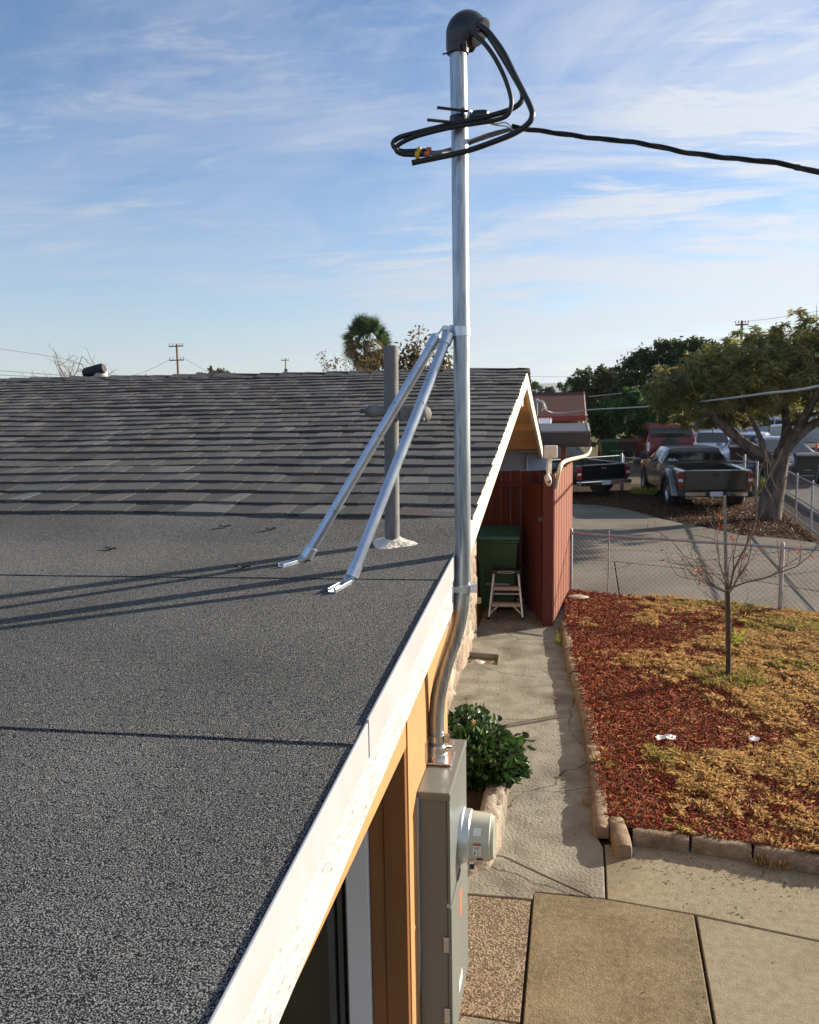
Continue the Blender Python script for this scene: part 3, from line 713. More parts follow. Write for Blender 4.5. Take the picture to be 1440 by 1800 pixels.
# braces
def brace(foot, bend, pipe0, top, label):
    b = thing('roof_brace', label, 'brace', foot, 0, 'braces steadying the mast')
    f = Vector(foot); be = Vector(bend); p0 = Vector(pipe0); t = Vector(top)
    d = (t-p0).normalized()
    MB().tube([p0, t], .0200, 18).build('brace_rod', M_zincrod, b, smooth=True)
    MB().lathe([(.0200, -.001), (.0245, .0), (.0245, .045), (.0200, .046)], p0-d*.012, d, 20).build('end_ferrule', M_zinc, b, smooth=True, angle=40)
    MB().lathe([(.0200, 0), (.0245, .001), (.0245, .045), (.014, .056), (.0, .057)], t-d*.03, d, 20).build('end_ferrule', M_zinc, b, smooth=True, angle=40)
    m = MB(); w = .030
    fl = (be-f).normalized(); sd = fl.cross(Vector((0, 0, 1))).normalized()
    m.bar(f, be, w, .005); m.bar(be-fl*.002+Vector((0, 0, .001)), p0+d*.01, w, .005, up=(0, 0, 1))
    m.bar(f-sd*(w*.5)+Vector((0, 0, .006)), be-sd*(w*.5)+Vector((0, 0, .006)), .004, .015)
    m.bar(f+sd*(w*.5)+Vector((0, 0, .006)), be+sd*(w*.5)+Vector((0, 0, .006)), .004, .015)
    m.bar(be-sd*(w*.5)+Vector((0, 0, .006)), p0-sd*(w*.5)+d*.01, .004, .013); m.bar(be+sd*(w*.5)+Vector((0, 0, .006)), p0+sd*(w*.5)+d*.01, .004, .013)
    m.build('foot_bracket', M_zinc, b, bevel=.001)
    MB().lathe([(.009, 0), (.009, .005), (.006, .007)], f+fl*.03+Vector((0, 0, .002)), (0, 0, 1), 6).build('lag_bolt', M_zinc, b)
    # clevis plate up to the collar
    m = MB(); m.bar(t-d*.01, t+d*.055, .024, .005); m.build('clevis', M_zinc, b, bevel=.001)
    return b
M_zincrod = pm('zinc_plated_tube', (0.42, 0.48, 0.58), (0.55, 0.60, 0.68), 14, 0.36, 0.85, rvar=.08, stretch=(1, 1, 1), c3=(.2, .22, .26), c3scale=22, c3lo=.66, c3hi=.72)
brace((-1.125, 3.165, 2.333), (-1.07, 3.262, 2.340), (-1.044, 3.272, 2.366), (-.535, 3.418, 3.215), 'slimmer farther zinc brace rod with its foot screwed down behind the near one')
brace((-.828, 2.852, 2.312), (-.800, 2.968, 2.319), (-.784, 2.992, 2.352), (-.480, 3.376, 3.222), 'nearer zinc brace rod from the flat roof up to the mast collar')

# plumbing vent with mastic skirt and old mast fitting
vp = thing('vent_pipe', 'weathered grey vent pipe with white mastic skirt beside the braces', 'pipe', (-.754, 3.558, 2.354))
zb = zhi(3.558)+.012
MB().lathe([(.032, 0), (.031, .4), (.031, .80), (.0325, .803), (.0325, .835), (.027, .835), (.027, .75), (0, .75)], (-.754, 3.558, zb), (.012, 0, 1), 24).build('pipe', M_oldpipe, vp, smooth=True, angle=40)
nr, na = 8, 40
V = []
for j in range(nr):
    for k in range(na):
        th = 2*math.pi*k/na; t = j/(nr-1)
        rad = .029+(.050+.018*math.sin(th*3+1)+.02*vn(np.array(th*2.2), np.array(.3), 8)+(.018 if math.cos(th) > 0 else .022))*t
        x = -.754+rad*math.cos(th)*(1+.15*t); y = 3.558-.012*t+rad*math.sin(th)
        zz = (zlow(y) if y < 3.5 else zhi(y))+.010+.022*(1-t)**2.2+.006*float(vn(np.array(x*60), np.array(y*60), 2))*(1-t*.6)
        V.append((x, y, zz-.012*t*t))
F = [(j*na+k, j*na+(k+1) % na, (j+1)*na+(k+1) % na, (j+1)*na+k) for j in range(nr-1) for k in range(na)]
MB().add(V, F).build('mastic_skirt', M_mastic, vp, smooth=True)
m = MB(); m.lathe([(.032, -.03), (.039, -.028), (.039, .028), (.032, .03)], (-.745, 3.558, 2.93), (0, 0, 1), 24); m.build('band_clamp', M_oldpipe, vp, smooth=True, angle=40)
m = MB(); m.lathe([(.010, -.04), (.018, -.03), (.027, -.02), (.027, .02), (.022, .026), (.022, .05), (0.016, .055)], (-.82, 3.545, 2.935), (1, .1, 0), 16); m.tube([(-.88, 3.54, 2.937), (-.82, 3.545, 2.936)], .010, 8)
m.build('side_lug', M_oldpipe, vp, smooth=True, angle=40)
m = MB(); m.cbox((-.665, 3.55, 2.925), (.085, .02, .052)); m.lathe([(.018, -.02), (.027, -.016), (.034, -.004), (.034, .008), (.026, .018), (.016, .022)], (-.605, 3.55, 2.92), (.75, -.6, 0), 16); m.tube([(-.69, 3.53, 2.90), (-.6, 3.52, 2.90)], .007, 8)
m.build('porcelain_knob', M_oldpipe, vp, smooth=True, angle=40)

# ------------------------------------------------------------------ meter cabinet
cab = thing('meter_cabinet', 'grey steel electrical cabinet on the orange side wall with round meter', 'electrical cabinet', (-.515, 3.36, .36))
ZT = 1.467
m = MB(); m.box((-.577, 3.105, .36), (-.462, 3.625, ZT-.035)); m.build('cabinet_body', M_box, cab, bevel=.004)
m = MB(); m.box((-.579, 3.095, ZT-.034), (-.446, 3.632, ZT)); m.build('cabinet_top', M_box, cab, bevel=.006)
m = MB(); m.box((-.461, 3.10, 1.0), (-.449, 3.628, ZT-.036)); m.build('meter_cover', M_box, cab, bevel=.003)
dr = MB().box((-.461, 3.10, .37), (-.446, 3.628, .985)).build('cabinet_door', M_box, cab, bevel=.003)
for z in (.83, .52):
    m = MB(); m.cbox((-.468, 3.098, z), (.022, .008, .065)); m.lathe([(.006, 0), (.006, .005)], (-.472, 3.096, z+.022), (0, -1, 0), 8); m.lathe([(.006, 0), (.006, .005)], (-.472, 3.096, z-.022), (0, -1, 0), 8)
    m.build('hinge', M_steel, dr, bevel=.001)
M_sticker = pm('red_sticker', (.75, .12, .08), (.7, .1, .07), 9, .5)
MB().box((-.4458, 3.33, .80), (-.4448, 3.40, .90)).build('warning_sticker', M_sticker, dr)
MB().box((-.4458, 3.30, .47), (-.4448, 3.40, .52)).build('paper_sticker', M_lbl, dr)
mt = MB(); mt.lathe([(.0, 0), (.118, .0), (.118, .012), (.110, .016), (.110, .042), (.106, .046)], (-.449, 3.43, 1.12), (1, 0, 0), 40)
meter = mt.build('electric_meter', M_sealring, cab, smooth=True, angle=35)
MB().lathe([(.0, .040), (.103, .040), (.101, .10), (.099, .118), (.099, .128), (.092, .132), (.088, .145), (.06, .148), (0, .149)], (-.449, 3.43, 1.12), (1, 0, 0), 40).build('meter_case', M_beige, meter, smooth=True, angle=35)
# labels on the side of the case facing the camera (curved strips)
def meter_label(name, mat, h0, h1, a0, a1, r, n=8, parent=meter):
    vs = []
    for i in range(n+1):
        a = R(a0+(a1-a0)*i/n)
        for h in (h0, h1): vs.append((-.449+h, 3.43-r*math.cos(a), 1.12+r*math.sin(a)))
    return MB().add(vs, [(2*i, 2*i+1, 2*i+3, 2*i+2) for i in range(n)]).build(name, mat, parent, smooth=True)
meter_label('blank_label', M_lbl, .062, .096, 28, 46, .1032)
meter_label('notice_label', M_lbl, .062, .096, -20, 12, .1032)
meter_label('red_label_band', pm('rust_red_ink', (.42, .09, .04), (.4, .08, .04), 9, .5), .0622, .0958, 6, 12, .1036)
M_ink = pm('black_ink', (.03, .03, .03), (.04, .04, .04), 9, .5)
for a, h0, h1 in ((3, .066, .09), (0, .066, .092), (-3, .070, .088), (-11, .078, .09), (-14, .078, .092)): meter_label('label_text', M_ink, h0, h1, a-.5, a+.5, .1036, 2)
meter_label('label_figure', M_ink, .067, .071, -17, -8, .1036, 3)
meter_label('reading_window', M_ink, .075, .102, -40, -30, .1032, 4)
MB().cbox((-.395, 3.36, 1.018), (.02, .02, .014)).build('meter_seal', M_blackpl, meter, bevel=.002)
# hub on the cabinet top
m = MB(); m.box((-.592, 3.335, ZT+.001), (-.475, 3.47, ZT+.012)); m.box((-.57, 3.53, ZT+.001), (-.497, 3.60, ZT+.010)); m.build('hub_plate', M_steel, cab, bevel=.004)
m = MB(); m.lathe([(.048, 0), (.048, .02), (.042, .026), (.042, .05), (.036, .056), (.0335, .058)], (-.546, 3.4, ZT+.012), (0, 0, 1), 28); m.build('hub_collar', M_steel, cab, smooth=True, angle=35)
m = MB(); m.lathe([(.034, 0), (.037, .001), (.037, .028), (.034, .029)], (-.546, 3.4, ZT+.085), (0, 0, 1), 28); m.cbox((-.500, 3.385, ZT+.10), (.022, .008, .035)); m.cbox((-.500, 3.40, ZT+.10), (.022, .008, .035)); m.tube([(-.5, 3.37, ZT+.10), (-.5, 3.415, ZT+.10)], .006, 8); m.cbox((-.577, 3.33, ZT+.07), (.01, .05, .09)); m.build('grounding_clamp', M_steel, cab, smooth=True, angle=35)
m = MB(); m.prism([(-.60, 3.36, ZT), (-.587, 3.33, ZT), (-.582, 3.50, ZT), (-.597, 3.50, ZT)], (0, 0, .14)); m.build('hub_back_strap', M_orshade, cab, bevel=.002)
# foam sealant squeezed between cabinet and wall
M_caulk = pm('pale_caulk', (.45, .40, .36), (.36, .32, .28), 30, .8, bump=.6, bscale=50)
MB().tube([(-.580, 3.10, ZT-.02), (-.579, 3.095, 1.2), (-.582, 3.10, 1.0), (-.578, 3.097, .8), (-.582, 3.10, .6)], [.010, .006, .008, .005, .004], 8).build('sealant_bead', M_caulk, cab, smooth=True)

# ------------------------------------------------------------------ front yard bed: mulch, straw grass
bed_poly = [(.26, 5.72), (.42, 5.60), (1.2, 5.50), (2.6, 5.22), (4.6, 4.9), (4.6, 11.3), (3.2, 11.62), (2.79, 11.76), (.02, 12.70), (-.04, 12.7), (-.06, 10.95), (.02, 9.6), (.10, 8.5), (.17, 7.5), (.22, 6.5)]
def inside(x, y, poly):
    x = np.asarray(x); y = np.asarray(y); r = np.zeros(x.shape, bool)
    n = len(poly)
    for i in range(n):
        x0, y0 = poly[i]; x1, y1 = poly[(i+1) % n]
        c = ((y0 > y) != (y1 > y))
        xi = x0+(y-y0)*(x1-x0)/((y1-y0) if abs(y1-y0) > 1e-9 else 1e-9)
        r ^= c & (x < xi)
    return r
def straw(x, y):
    """0..1 how grassy a spot is"""
    t = .42*fbm(x*1.0+3.1, y*1.25+7.7, 41, 4)+.34*fbm(x*2.6+1.3, y*2.2+2.9, 43, 4)+.24*vn(x*11+.7, y*9+.3, 47)
    t = t + .16*np.clip((x-.9)/2.2, -.4, 1) - .12*np.exp(-((x-.5)/.3)**2)
    return t
def bed_z(x, y): return .055+.035*fbm(np.asarray(x)*1.7, np.asarray(y)*1.7, 9) + .03*np.clip((straw(np.asarray(x), np.asarray(y))-.5)*3, 0, 1)
M_bed = pm('mulch_bed_soil', (.09, .022, .010), (.16, .045, .018), 14, 1.0, bump=1.0, bscale=35, detail=10, bdist=.03, c3=(.22, .12, .045), c3scale=2.2, c3lo=.48, c3hi=.62)
nx, ny = 110, 170
X, Y = np.meshgrid(np.linspace(-.1, 4.65, nx), np.linspace(4.85, 12.8, ny))
Z = bed_z(X, Y)
idx = np.arange(nx*ny).reshape(ny, nx)
F = np.stack([idx[:-1, :-1], idx[:-1, 1:], idx[1:, 1:], idx[1:, :-1]], -1).reshape(-1, 4)
V = np.stack([X, Y, Z], -1).reshape(-1, 3)
cen = V[F].mean(1)
F = F[inside(cen[:, 0], cen[:, 1], bed_poly)]
o = np_mesh('yard_bed', V, F, M_bed, smooth=True); o['kind'] = 'structure'
structure('yard_soil', MB().slab(bed_poly, -.06, .03), M_bed)

def scatter(n, dens, x0=-.05, x1=4.4, y0=5.0, y1=12.7):
    x = rng.uniform(x0, x1, n*4); y = rng.uniform(y0, y1, n*4)
    k = inside(x, y, bed_poly) & (rng.uniform(size=len(x)) < dens(x, y))
    x, y = x[k][:n], y[k][:n]
    return x, y
# bark chips
x, y = scatter(72000, lambda x, y: np.clip(1.5-1.8*(straw(x, y)-.32), .5, 1))
n = len(x)
L_ = rng.uniform(.022, .075, n); Wd = L_*rng.uniform(.10, .26, n); th = rng.uniform(0, math.pi, n); tl = rng.normal(0, .35, n); rl = rng.normal(0, .5, n)
ca, sa = np.cos(th), np.sin(th)
ux = np.stack([ca*np.cos(tl), sa*np.cos(tl), np.sin(tl)], -1); vx = np.stack([-sa*np.cos(rl), ca*np.cos(rl), np.sin(rl)], -1); nn = np.cross(ux, vx)
c = np.stack([x, y, bed_z(x, y)+rng.uniform(.004, .026, n)], -1)
hx = ux*L_[:, None]/2; hy = vx*Wd[:, None]/2; hz = nn*.004
Vc = np.stack([c-hx-hy*.5, c+hx*.8-hy, c+hx+hy*.6, c-hx*.7+hy, c-hx-hy*.5-hz, c+hx*.8-hy-hz, c+hx+hy*.6-hz, c-hx*.7+hy-hz], 1).reshape(-1, 3)
base = np.arange(n)[:, None]*8
Fq = np.array([[0, 1, 2, 3], [0, 4, 5, 1], [1, 5, 6, 2], [2, 6, 7, 3], [3, 7, 4, 0]])
Fc = (base[:, None, :]+Fq[None]).reshape(-1, 4)
M_chip = pm('red_bark_chips', (.2, .05, .02), rough=.85, attr='tint', spec=.3)
cols = pick_cols(n, [(.26, .050, .018), (.20, .034, .014), (.33, .075, .026), (.13, .026, .012), (.38, .13, .05), (.09, .03, .018)], [3, 3, 2.4, 2, .7, .8])
o = np_mesh('bark_mulch', Vc, Fc, M_chip, None, np.repeat(cols, 8, 0))
tag(o, 'red bark mulch chips spread between the straw grass patches', 'mulch', kind='stuff')
# straw coloured grass
x, y = scatter(250000, lambda x, y: np.clip((straw(x, y)-.445)*2.7, .07, .85)*np.clip(np.minimum(x-.10, 99)*5, .08, 1))
n = len(x)
st = np.clip((straw(x, y)-.44)*6, .1, 1)
h = rng.uniform(.014, .046, n)*(.5+.75*st)
th = rng.uniform(0, 2*math.pi, n); lean = rng.uniform(.4, 1.6, n)
cl = fbm(x*5, y*5, 55)*6.28*1.5
th = th*.6+cl*.9
dx, dy = np.cos(th)*lean*h, np.sin(th)*lean*h
w = rng.uniform(.0006, .0014, n)
px_, py_ = -np.sin(th)*w, np.cos(th)*w
z = bed_z(x, y)+.004
Vg = np.stack([np.stack([x-px_, y-py_, z], -1), np.stack([x+px_, y+py_, z], -1),
               np.stack([x+dx*.45+px_*.7, y+dy*.45+py_*.7, z+h*.75], -1), np.stack([x+dx, y+dy, z+h*rng.uniform(.55, 1.0, n)], -1)], 1).reshape(-1, 3)
Fg = np.arange(4*n).reshape(n, 4)
M_straw = pm('straw_grass', (.5, .3, .1), rough=.8, attr='tint', spec=.2, trans=.35)
gm = fbm(x*1.3, y*1.3, 91)
cols = pick_cols(n, [(.50, .32, .13), (.60, .42, .19), (.41, .25, .10), (.28, .16, .065), (.25, .21, .08)], [3, 2.4, 2.4, 1.2, .5])
gr = (gm > .60) & (rng.uniform(size=n) < .5); cols[gr] = cols[gr]*np.array([.55, .85, .5])
o = np_mesh('dry_grass', Vg, Fg, M_straw, None, np.repeat(cols, 4, 0))
tag(o, 'dry straw coloured grass growing in patches over the mulch bed', 'grass', kind='stuff')
# green weeds round the young tree
M_leaf = pm('leaf_green', (.1, .2, .05), rough=.55, attr='tint', spec=.35, trans=.3)
def tuft(name, cx, cy, z, n, rad, h, pal, label, cat='weeds', squash=(1, 1)):
    a = rng.uniform(0, 2*math.pi, n); r = rad*np.sqrt(rng.uniform(0, 1, n))
    x = cx+r*np.cos(a)*squash[0]; y = cy+r*np.sin(a)*squash[1]
    P = np.stack([x, y, np.full(n, z)], -1)
    dd = np.stack([np.cos(a)*.7, np.sin(a)*.7, np.full(n, 1.0)], -1)
    o = leaf_mesh(name, P, h, h*.13, M_leaf, None, pick_cols(n, pal), .5, dd)
    return tag(o, label, cat)
tuft('weed_patch', 1.62, 8.80, .085, 620, .34, .075, [(.20, .21, .05), (.28, .27, .07), (.13, .16, .04), (.40, .33, .11)], 'green weeds growing round the base of the young tree')
tuft('weed_tuft', -.075, 10.2, .0, 160, .11, .09, [(.30, .34, .05), (.24, .28, .04), (.36, .33, .08)], 'yellow green weed tuft at the far end of the edging row', squash=(.5, 2.2))
tuft('weed_tuft', 1.27, 5.37, .0, 90, .08, .075, [(.36, .23, .08), (.27, .17, .06)], 'dry yellow weed tuft in front of the bottom edging row', squash=(1.3, .5))
tuft('weed_tuft', .13, 6.1, .0, 36, .035, .045, [(.5, .30, .07), (.38, .22, .05)], 'small dry tuft between walkway and near edging blocks', squash=(.5, 3))
# scraps of paper
M_paper = pm('white_paper', (.8, .79, .76), (.72, .71, .69), 8, .8)
def scrap(label, cx, cy, sx, sy, seed):
    nx = 9; r2 = np.random.default_rng(seed)
    xs = np.linspace(-1, 1, nx); V = []
    for j, b in enumerate(xs):
        for i, a in enumerate(xs):
            k = 1-.35*vn(np.array(a*2+seed), np.array(b*2), seed)
            V.append((cx+a*sx*float(k), cy+b*sy*float(k)+.1*a*sx, float(bed_z(cx, cy))+.035+.035*float(vn(np.array(a*2.5+5), np.array(b*2.5), seed+2))))
    F = [(j*nx+i, j*nx+i+1, (j+1)*nx+i+1, (j+1)*nx+i) for j in range(nx-1) for i in range(nx-1)]
    o = MB().add(V, F).build('paper_scrap', M_paper, None); tag(o, label, 'paper scrap')
scrap('larger crumpled white paper scrap lying on the mulch', .81, 7.12, .095, .05, 3)
scrap('smaller white paper scrap on the straw grass to the right', 1.52, 7.18, .05, .04, 9)
M_pale = pm('pale_stone', (.5, .42, .34), (.42, .36, .3), 10, .9, bump=.3)
def pebble(name, c, r, label, mat, cat='stone', sq=(1, 1, .6), seed=1):
    m = MB(); prof = []
    n, k = 10, 14; vs = []
    for i in range(n+1):
        ph = math.pi*i/n
        for j in range(k):
            th = 2*math.pi*j/k
            d = 1+.28*(float(vn(np.array(math.cos(th)*1.6+ph+seed*3.1), np.array(math.sin(th)*1.6+seed), seed))-.5)
            vs.append((c[0]+r*sq[0]*d*math.sin(ph)*math.cos(th), c[1]+r*sq[1]*d*math.sin(ph)*math.sin(th), c[2]+r*sq[2]*d*math.cos(ph)))
    fs = [(i*k+j, (i+1)*k+j, (i+1)*k+(j+1) % k, i*k+(j+1) % k) for i in range(n) for j in range(k)]
    o = m.add(vs, fs).build(name, mat, None, smooth=True)
    return tag(o, label, cat)
pebble('flat_stone', (.12, 12.15, .10), .15, 'flat pale stone in the mulch beside the red side fence', M_pale, sq=(1, .8, .2), seed=4)
pebble('round_stone', (-1.02, 9.42, -.075), .095, 'whitish round stone in the drain pit, left one', pm('white_river_stone', (.62, .58, .52), (.5, .46, .4), 8, .6), sq=(1, .9, .6), seed=2)
pebble('round_stone', (-.875, 9.40, -.075), .10, 'brownish round stone in the drain pit, right one', pm('brown_river_stone', (.42, .31, .22), (.34, .25, .18), 8, .6), sq=(.8, .9, .6), seed=7)
for (x, y, lb) in ((.99, 4.83, 'small green leaf lying on the pale patio edge slab'), (1.62, 4.0, 'curled brown leaf lying on the pale patio slab'), (-.45, 5.9, 'reddish twig bit lying on the walkway near the planter')):
    nP = 5
    o = leaf_mesh('fallen_leaf', np.array([[x, y, .008]])+rng.normal(0, .012, (nP, 3))*np.array([1, 1, .15]), .05, .026, M_leaf, None, pick_cols(nP, [(.12, .15, .03)] if 'green' in lb else [(.22, .09, .03)]), .1)
    tag(o, lb, 'leaf')

# ------------------------------------------------------------------ edging blocks
def edging(p, q, w, h, label, seed, z0=0.0):
    p = Vector((p[0], p[1], 0)); q = Vector((q[0], q[1], 0)); d = (q-p); L_ = d.length; d.normalize(); s = Vector((-d.y, d.x, 0))
    nl, V = 10, []
    prof = [(-.5, 0), (-.5, .45), (-.47, .82), (-.38, .97), (0, 1.02), (.38, .97), (.47, .82), (.5, .45), (.5, 0)]
    k = len(prof)
    for i in range(nl+1):
        t = i/nl; e = min(1, min(t, 1-t)*14+.82)
        for a, b in prof:
            no = float(vn(np.array(i*.9+seed*7.3), np.array(a*3+b*2+seed), seed))-.5
            P = p+d*(L_*t)+s*(a*w*e*(1+.10*no))+Vector((0, 0, z0+h*b*(.5+.5*e)*(1+.09*no)))
            V.append(P)
    F = [(i*k+j, i*k+j+1, (i+1)*k+j+1, (i+1)*k+j) for i in range(nl) for j in range(k-1)]
    F += [tuple(range(k)), tuple(range(nl*k+k-1, nl*k-1, -1))]
    o = MB().add(V, F).build('edging_block', M_brick, None, smooth=True, angle=50)
    return tag(o, label, 'edging block', 'concrete edging blocks round the yard bed')
ordn = ['first', 'second', 'third', 'fourth', 'fifth', 'sixth', 'seventh', 'eighth', 'ninth']
row = [(.232, 5.56), (.228, 6.14), (.222, 6.61), (.203, 7.03), (.185, 7.5), (.150, 7.95), (.112, 8.38), (.062, 8.87), (.005, 9.7), (-.055, 10.88)]
for i in range(9):
    a, b = row[i], row[i+1]; dx = rng.uniform(-.008, .008)
    edging((a[0]+dx, a[1]+.012), (b[0]+dx, b[1]-.012), .115, .085+rng.uniform(-.005, .010), ordn[i]+' edging block from the corner in the row beside the walkway', i+1)
edging((.365, 5.34), (.330, 5.72), .115, .098, 'corner edging block turned towards the patio between the two rows', 31)
bot = [(.425, 5.565), (.80, 5.53), (1.18, 5.475), (1.66, 5.355)]
for i in range(3):
    a, b = bot[i], bot[i+1]
    edging((a[0]+.01, a[1]), (b[0]-.01, b[1]), .115, .088, ordn[i]+' edging block right of the corner in the row along the patio', 40+i)

# ------------------------------------------------------------------ planter with bush by the house wall
pl = thing('stone_planter', 'low rough stone planter of peach rubble against the house behind the meter', 'planter', (-.8, 6.0, 0))
path_pts = [(-.62, 4.98), (-.50, 5.1), (-.455, 5.35), (-.45, 5.75), (-.46, 6.2), (-.50, 6.6), (-.60, 6.95), (-.8, 7.15), (-1.1, 7.2)]
pp = [Vector((a, b, 0)) for a, b in path_pts]
arc = [0]
for i in range(1, len(pp)): arc.append(arc[-1]+(pp[i]-pp[i-1]).length)
ax_ = np.array([p.x for p in pp]); ay_ = np.array([p.y for p in pp]); arc = np.array(arc)
def pface(u, v, dp):
    # v runs up the outer face, over the top and down inside
    x = np.interp(u, arc, ax_); y = np.interp(u, arc, ay_)
    tx = np.interp(u+.05, arc, ax_)-np.interp(u-.05, arc, ax_); ty = np.interp(u+.05, arc, ay_)-np.interp(u-.05, arc, ay_)
    l = np.hypot(tx, ty)+1e-9; nx_, ny_ = ty/l, -tx/l
    H = .17; off = np.where(v < H, 0, np.where(v < H+.13, -(v-H), -.13)); z = np.where(v < H, v, np.where(v < H+.13, H, H-(v-H-.13)))
    o_ = np.where(v < H, dp, np.where(v < H+.13, dp*.3, -dp*.4)); zz = z+np.where(v < H, 0, np.where(v < H+.13, dp, 0))
    return np.stack([x+nx_*(off+o_), y+ny_*(off+o_), zz], -1)
stone_grid(0, float(arc[-1]), -.01, .52, 'stone_wall', pl, pface, 14, cell=.22, depth=.032, ny=150)
MB().slab([(-1.14, 5.0), (-.62, 5.08), (-.55, 5.5), (-.55, 6.2), (-.62, 6.7), (-.85, 7.05), (-1.14, 7.1)], .02, .12).build('planter_soil', M_soil, pl)
bu = thing('leafy_bush', 'dark green broad leaved bush with a few orange flowers in the planter', 'bush', (-.78, 6.3, .1))
n = 4200
P = np.concatenate([ell_points((-.68, 6.28, .22), (.30, .42, .17), int(n*.8), .25), ell_points((-.52, 6.15, .20), (.20, .26, .13), 600, .2), ell_points((-.79, 6.80, .23), (.24, .30, .15), 500, .2)])
P = P[(P[:, 2] > .13) & (P[:, 0] > -1.12)]
# loose outer shoots break up the outline
for k in range(26):
    a = rng.uniform(0, 6.28); c0 = np.array([-.70+.30*math.cos(a), 6.28+.42*math.sin(a), .25+rng.uniform(-.1, .10)])
    if c0[0] > -1.1: P = np.concatenate([P, c0+rng.normal(0, .035, (16, 3))+np.outer(rng.uniform(0, 1, 16), [.06*math.cos(a), .06*math.sin(a), .07])])
dirs = P-np.array([-.75, 6.3, .1]); dirs /= np.linalg.norm(dirs, axis=1)[:, None]
M_gloss = pm('glossy_leaf', (.05, .12, .03), rough=.42, attr='tint', spec=.4, trans=.25)
leaf_mesh('foliage', P, .070, .050, M_gloss, bu, pick_cols(len(P), [(.027, .066, .018), (.042, .098, .025), (.016, .042, .013), (.14, .20, .075), (.08, .155, .035)], [3, 3, 2, .9, 1.2]), .1, dirs*.8, .25, oval=True)
for i in range(14):
    a = rng.uniform(0, 6.28); x, y = -.75+.2*math.cos(a), 6.3+.3*math.sin(a)
    MB().tube([(-.76+.03*math.cos(a), 6.3+.03*math.sin(a), .1), (x, y, .35)], [.006, .003], 5).build('stem', pm('green_stem', (.08, .09, .03), (.1, .11, .04), 9, .7), bu)
for k, (x, y, z) in enumerate(((-.74, 6.5, .40), (-.60, 6.25, .37), (-.54, 6.0, .30))):
    nP = 14
    leaf_mesh('flower', np.array([[x, y, z]])+rng.normal(0, .007, (nP, 3)), .024, .015, M_leaf, bu, pick_cols(nP, [(.62, .36, .12), (.7, .55, .36)]), .6)

# ------------------------------------------------------------------ red fence corner, gate, security camera
fence = thing('red_board_fence', 'tall red stained board fence corner at the end of the walkway', 'fence', (-.27, 10.95, 0))
MB().box((-.345, 10.90, 0), (-.205, 11.02, 1.965)).build('fence_post', M_red, fence, bevel=.004)
m = MB(); L0 = Vector((-.195, 11.03)); L1 = Vector((.028, 12.95)); dv = (L1-L0); nb = 14
for i in range(nb):
    a = L0+dv*(i/nb); b = L0+dv*((i+1)/nb); a2 = a+(b-a)*.03; b2 = a+(b-a)*.97
    off = .004*(i % 2)
    m.prism([(a2.x+off, a2.y, .03), (b2.x+off, b2.y, .03), (b2.x+off, b2.y, 1.97+rng.uniform(-.01, .01)), (a2.x+off, a2.y, 1.97+rng.uniform(-.01, .01))], (-.02, .002, 0))
m.build('fence_boards', M_redlit, fence, bevel=.002)
m = MB(); x = -1.95
while x < -.30:
    w = .135; g_ = rng.uniform(.0015, .0045)
    m.box((x, 12.30, .02), (min(x+w, -.22), 12.322, 1.90+rng.uniform(-.006, .006))); x += w+g_
m.build('fence_boards', M_red, fence, bevel=.002)
for z in (1.66, .45): MB().box((-1.95, 12.26, z), (-.22, 12.298, z+.085)).build('fence_rail', M_red, fence, bevel=.003)
gate = thing('fence_gate', 'red board gate leaf swung open against the fence post', 'gate', (-.36, 11.0, 0))
m = MB(); G0 = Vector((-.36, 11.0)); G1 = Vector((-.62, 11.95)); dv = G1-G0
for i in range(7):
    a = G0+dv*(i/7); b = G0+dv*((i+.95)/7)
    m.prism([(a.x, a.y, .05), (b.x, b.y, .05), (b.x, b.y, 1.82-.012*i), (a.x, a.y, 1.82-.012*(i-1))], (-.02, -.005, 0))
m.build('gate_boards', M_red, gate, bevel=.002)
m = MB()
for z in (.3, 1.5): MB().prism([(G0.x+.004, G0.y, z), (G1.x+.004, G1.y, z), (G1.x+.004, G1.y, z+.09), (G0.x+.004, G0.y, z+.09)], (.03, .006, 0)).build('gate_rail', M_red, gate, bevel=.003)
MB().box((-.40, 10.97, 1.36), (-.347, 11.0, 1.42)).build('hinge', M_greyfr, gate, bevel=.003)
sc = thing('security_camera', 'white security camera under an ivory junction box on the fence post top', 'camera', (-.25, 10.98, 1.965))
MB().box((-.285, 10.99, 1.966), (-.235, 11.02, 2.2)).build('mount_post', M_camw, sc, bevel=.004)
MB().box((-.335, 10.955, 2.175), (-.165, 11.03, 2.335)).build('junction_box', M_camw, sc, bevel=.012)
m = MB(); m.lathe([(.0, -.085), (.03, -.082), (.042, -.06), (.045, .04), (.038, .07), (.015, .082), (0, .083)], (-.275, 10.89, 1.90), (-.15, -.62, .75), 20)
cb = m.build('camera_body', pm('white_camera_plastic', (.8, .79, .76), (.77, .76, .73), 6, .3), sc, smooth=True, angle=60)
m = MB(); m.lathe([(.0, 0), (.026, 0), (.024, .006), (0, .007)], (-.262, 10.845, 1.90), (.25, -.95, -.1), 16); m.build('camera_lens', M_blackpl, cb, smooth=True)
MB().tube([(-.275, 10.90, 1.95), (-.272, 10.93, 2.03), (-.265, 10.96, 2.10)], .014, 10).build('camera_arm', M_camw, sc, smooth=True)
for k in range(3):
    MB().tube(smooth_path([(-.26+.02*k, 10.955, 2.22), (-.285+.01*k, 10.91, 2.14+.02*k), (-.30+.02*k, 10.90, 2.05), (-.285, 10.895, 1.96)]), .006, 6).build('camera_cord', M_camw, sc, smooth=True)
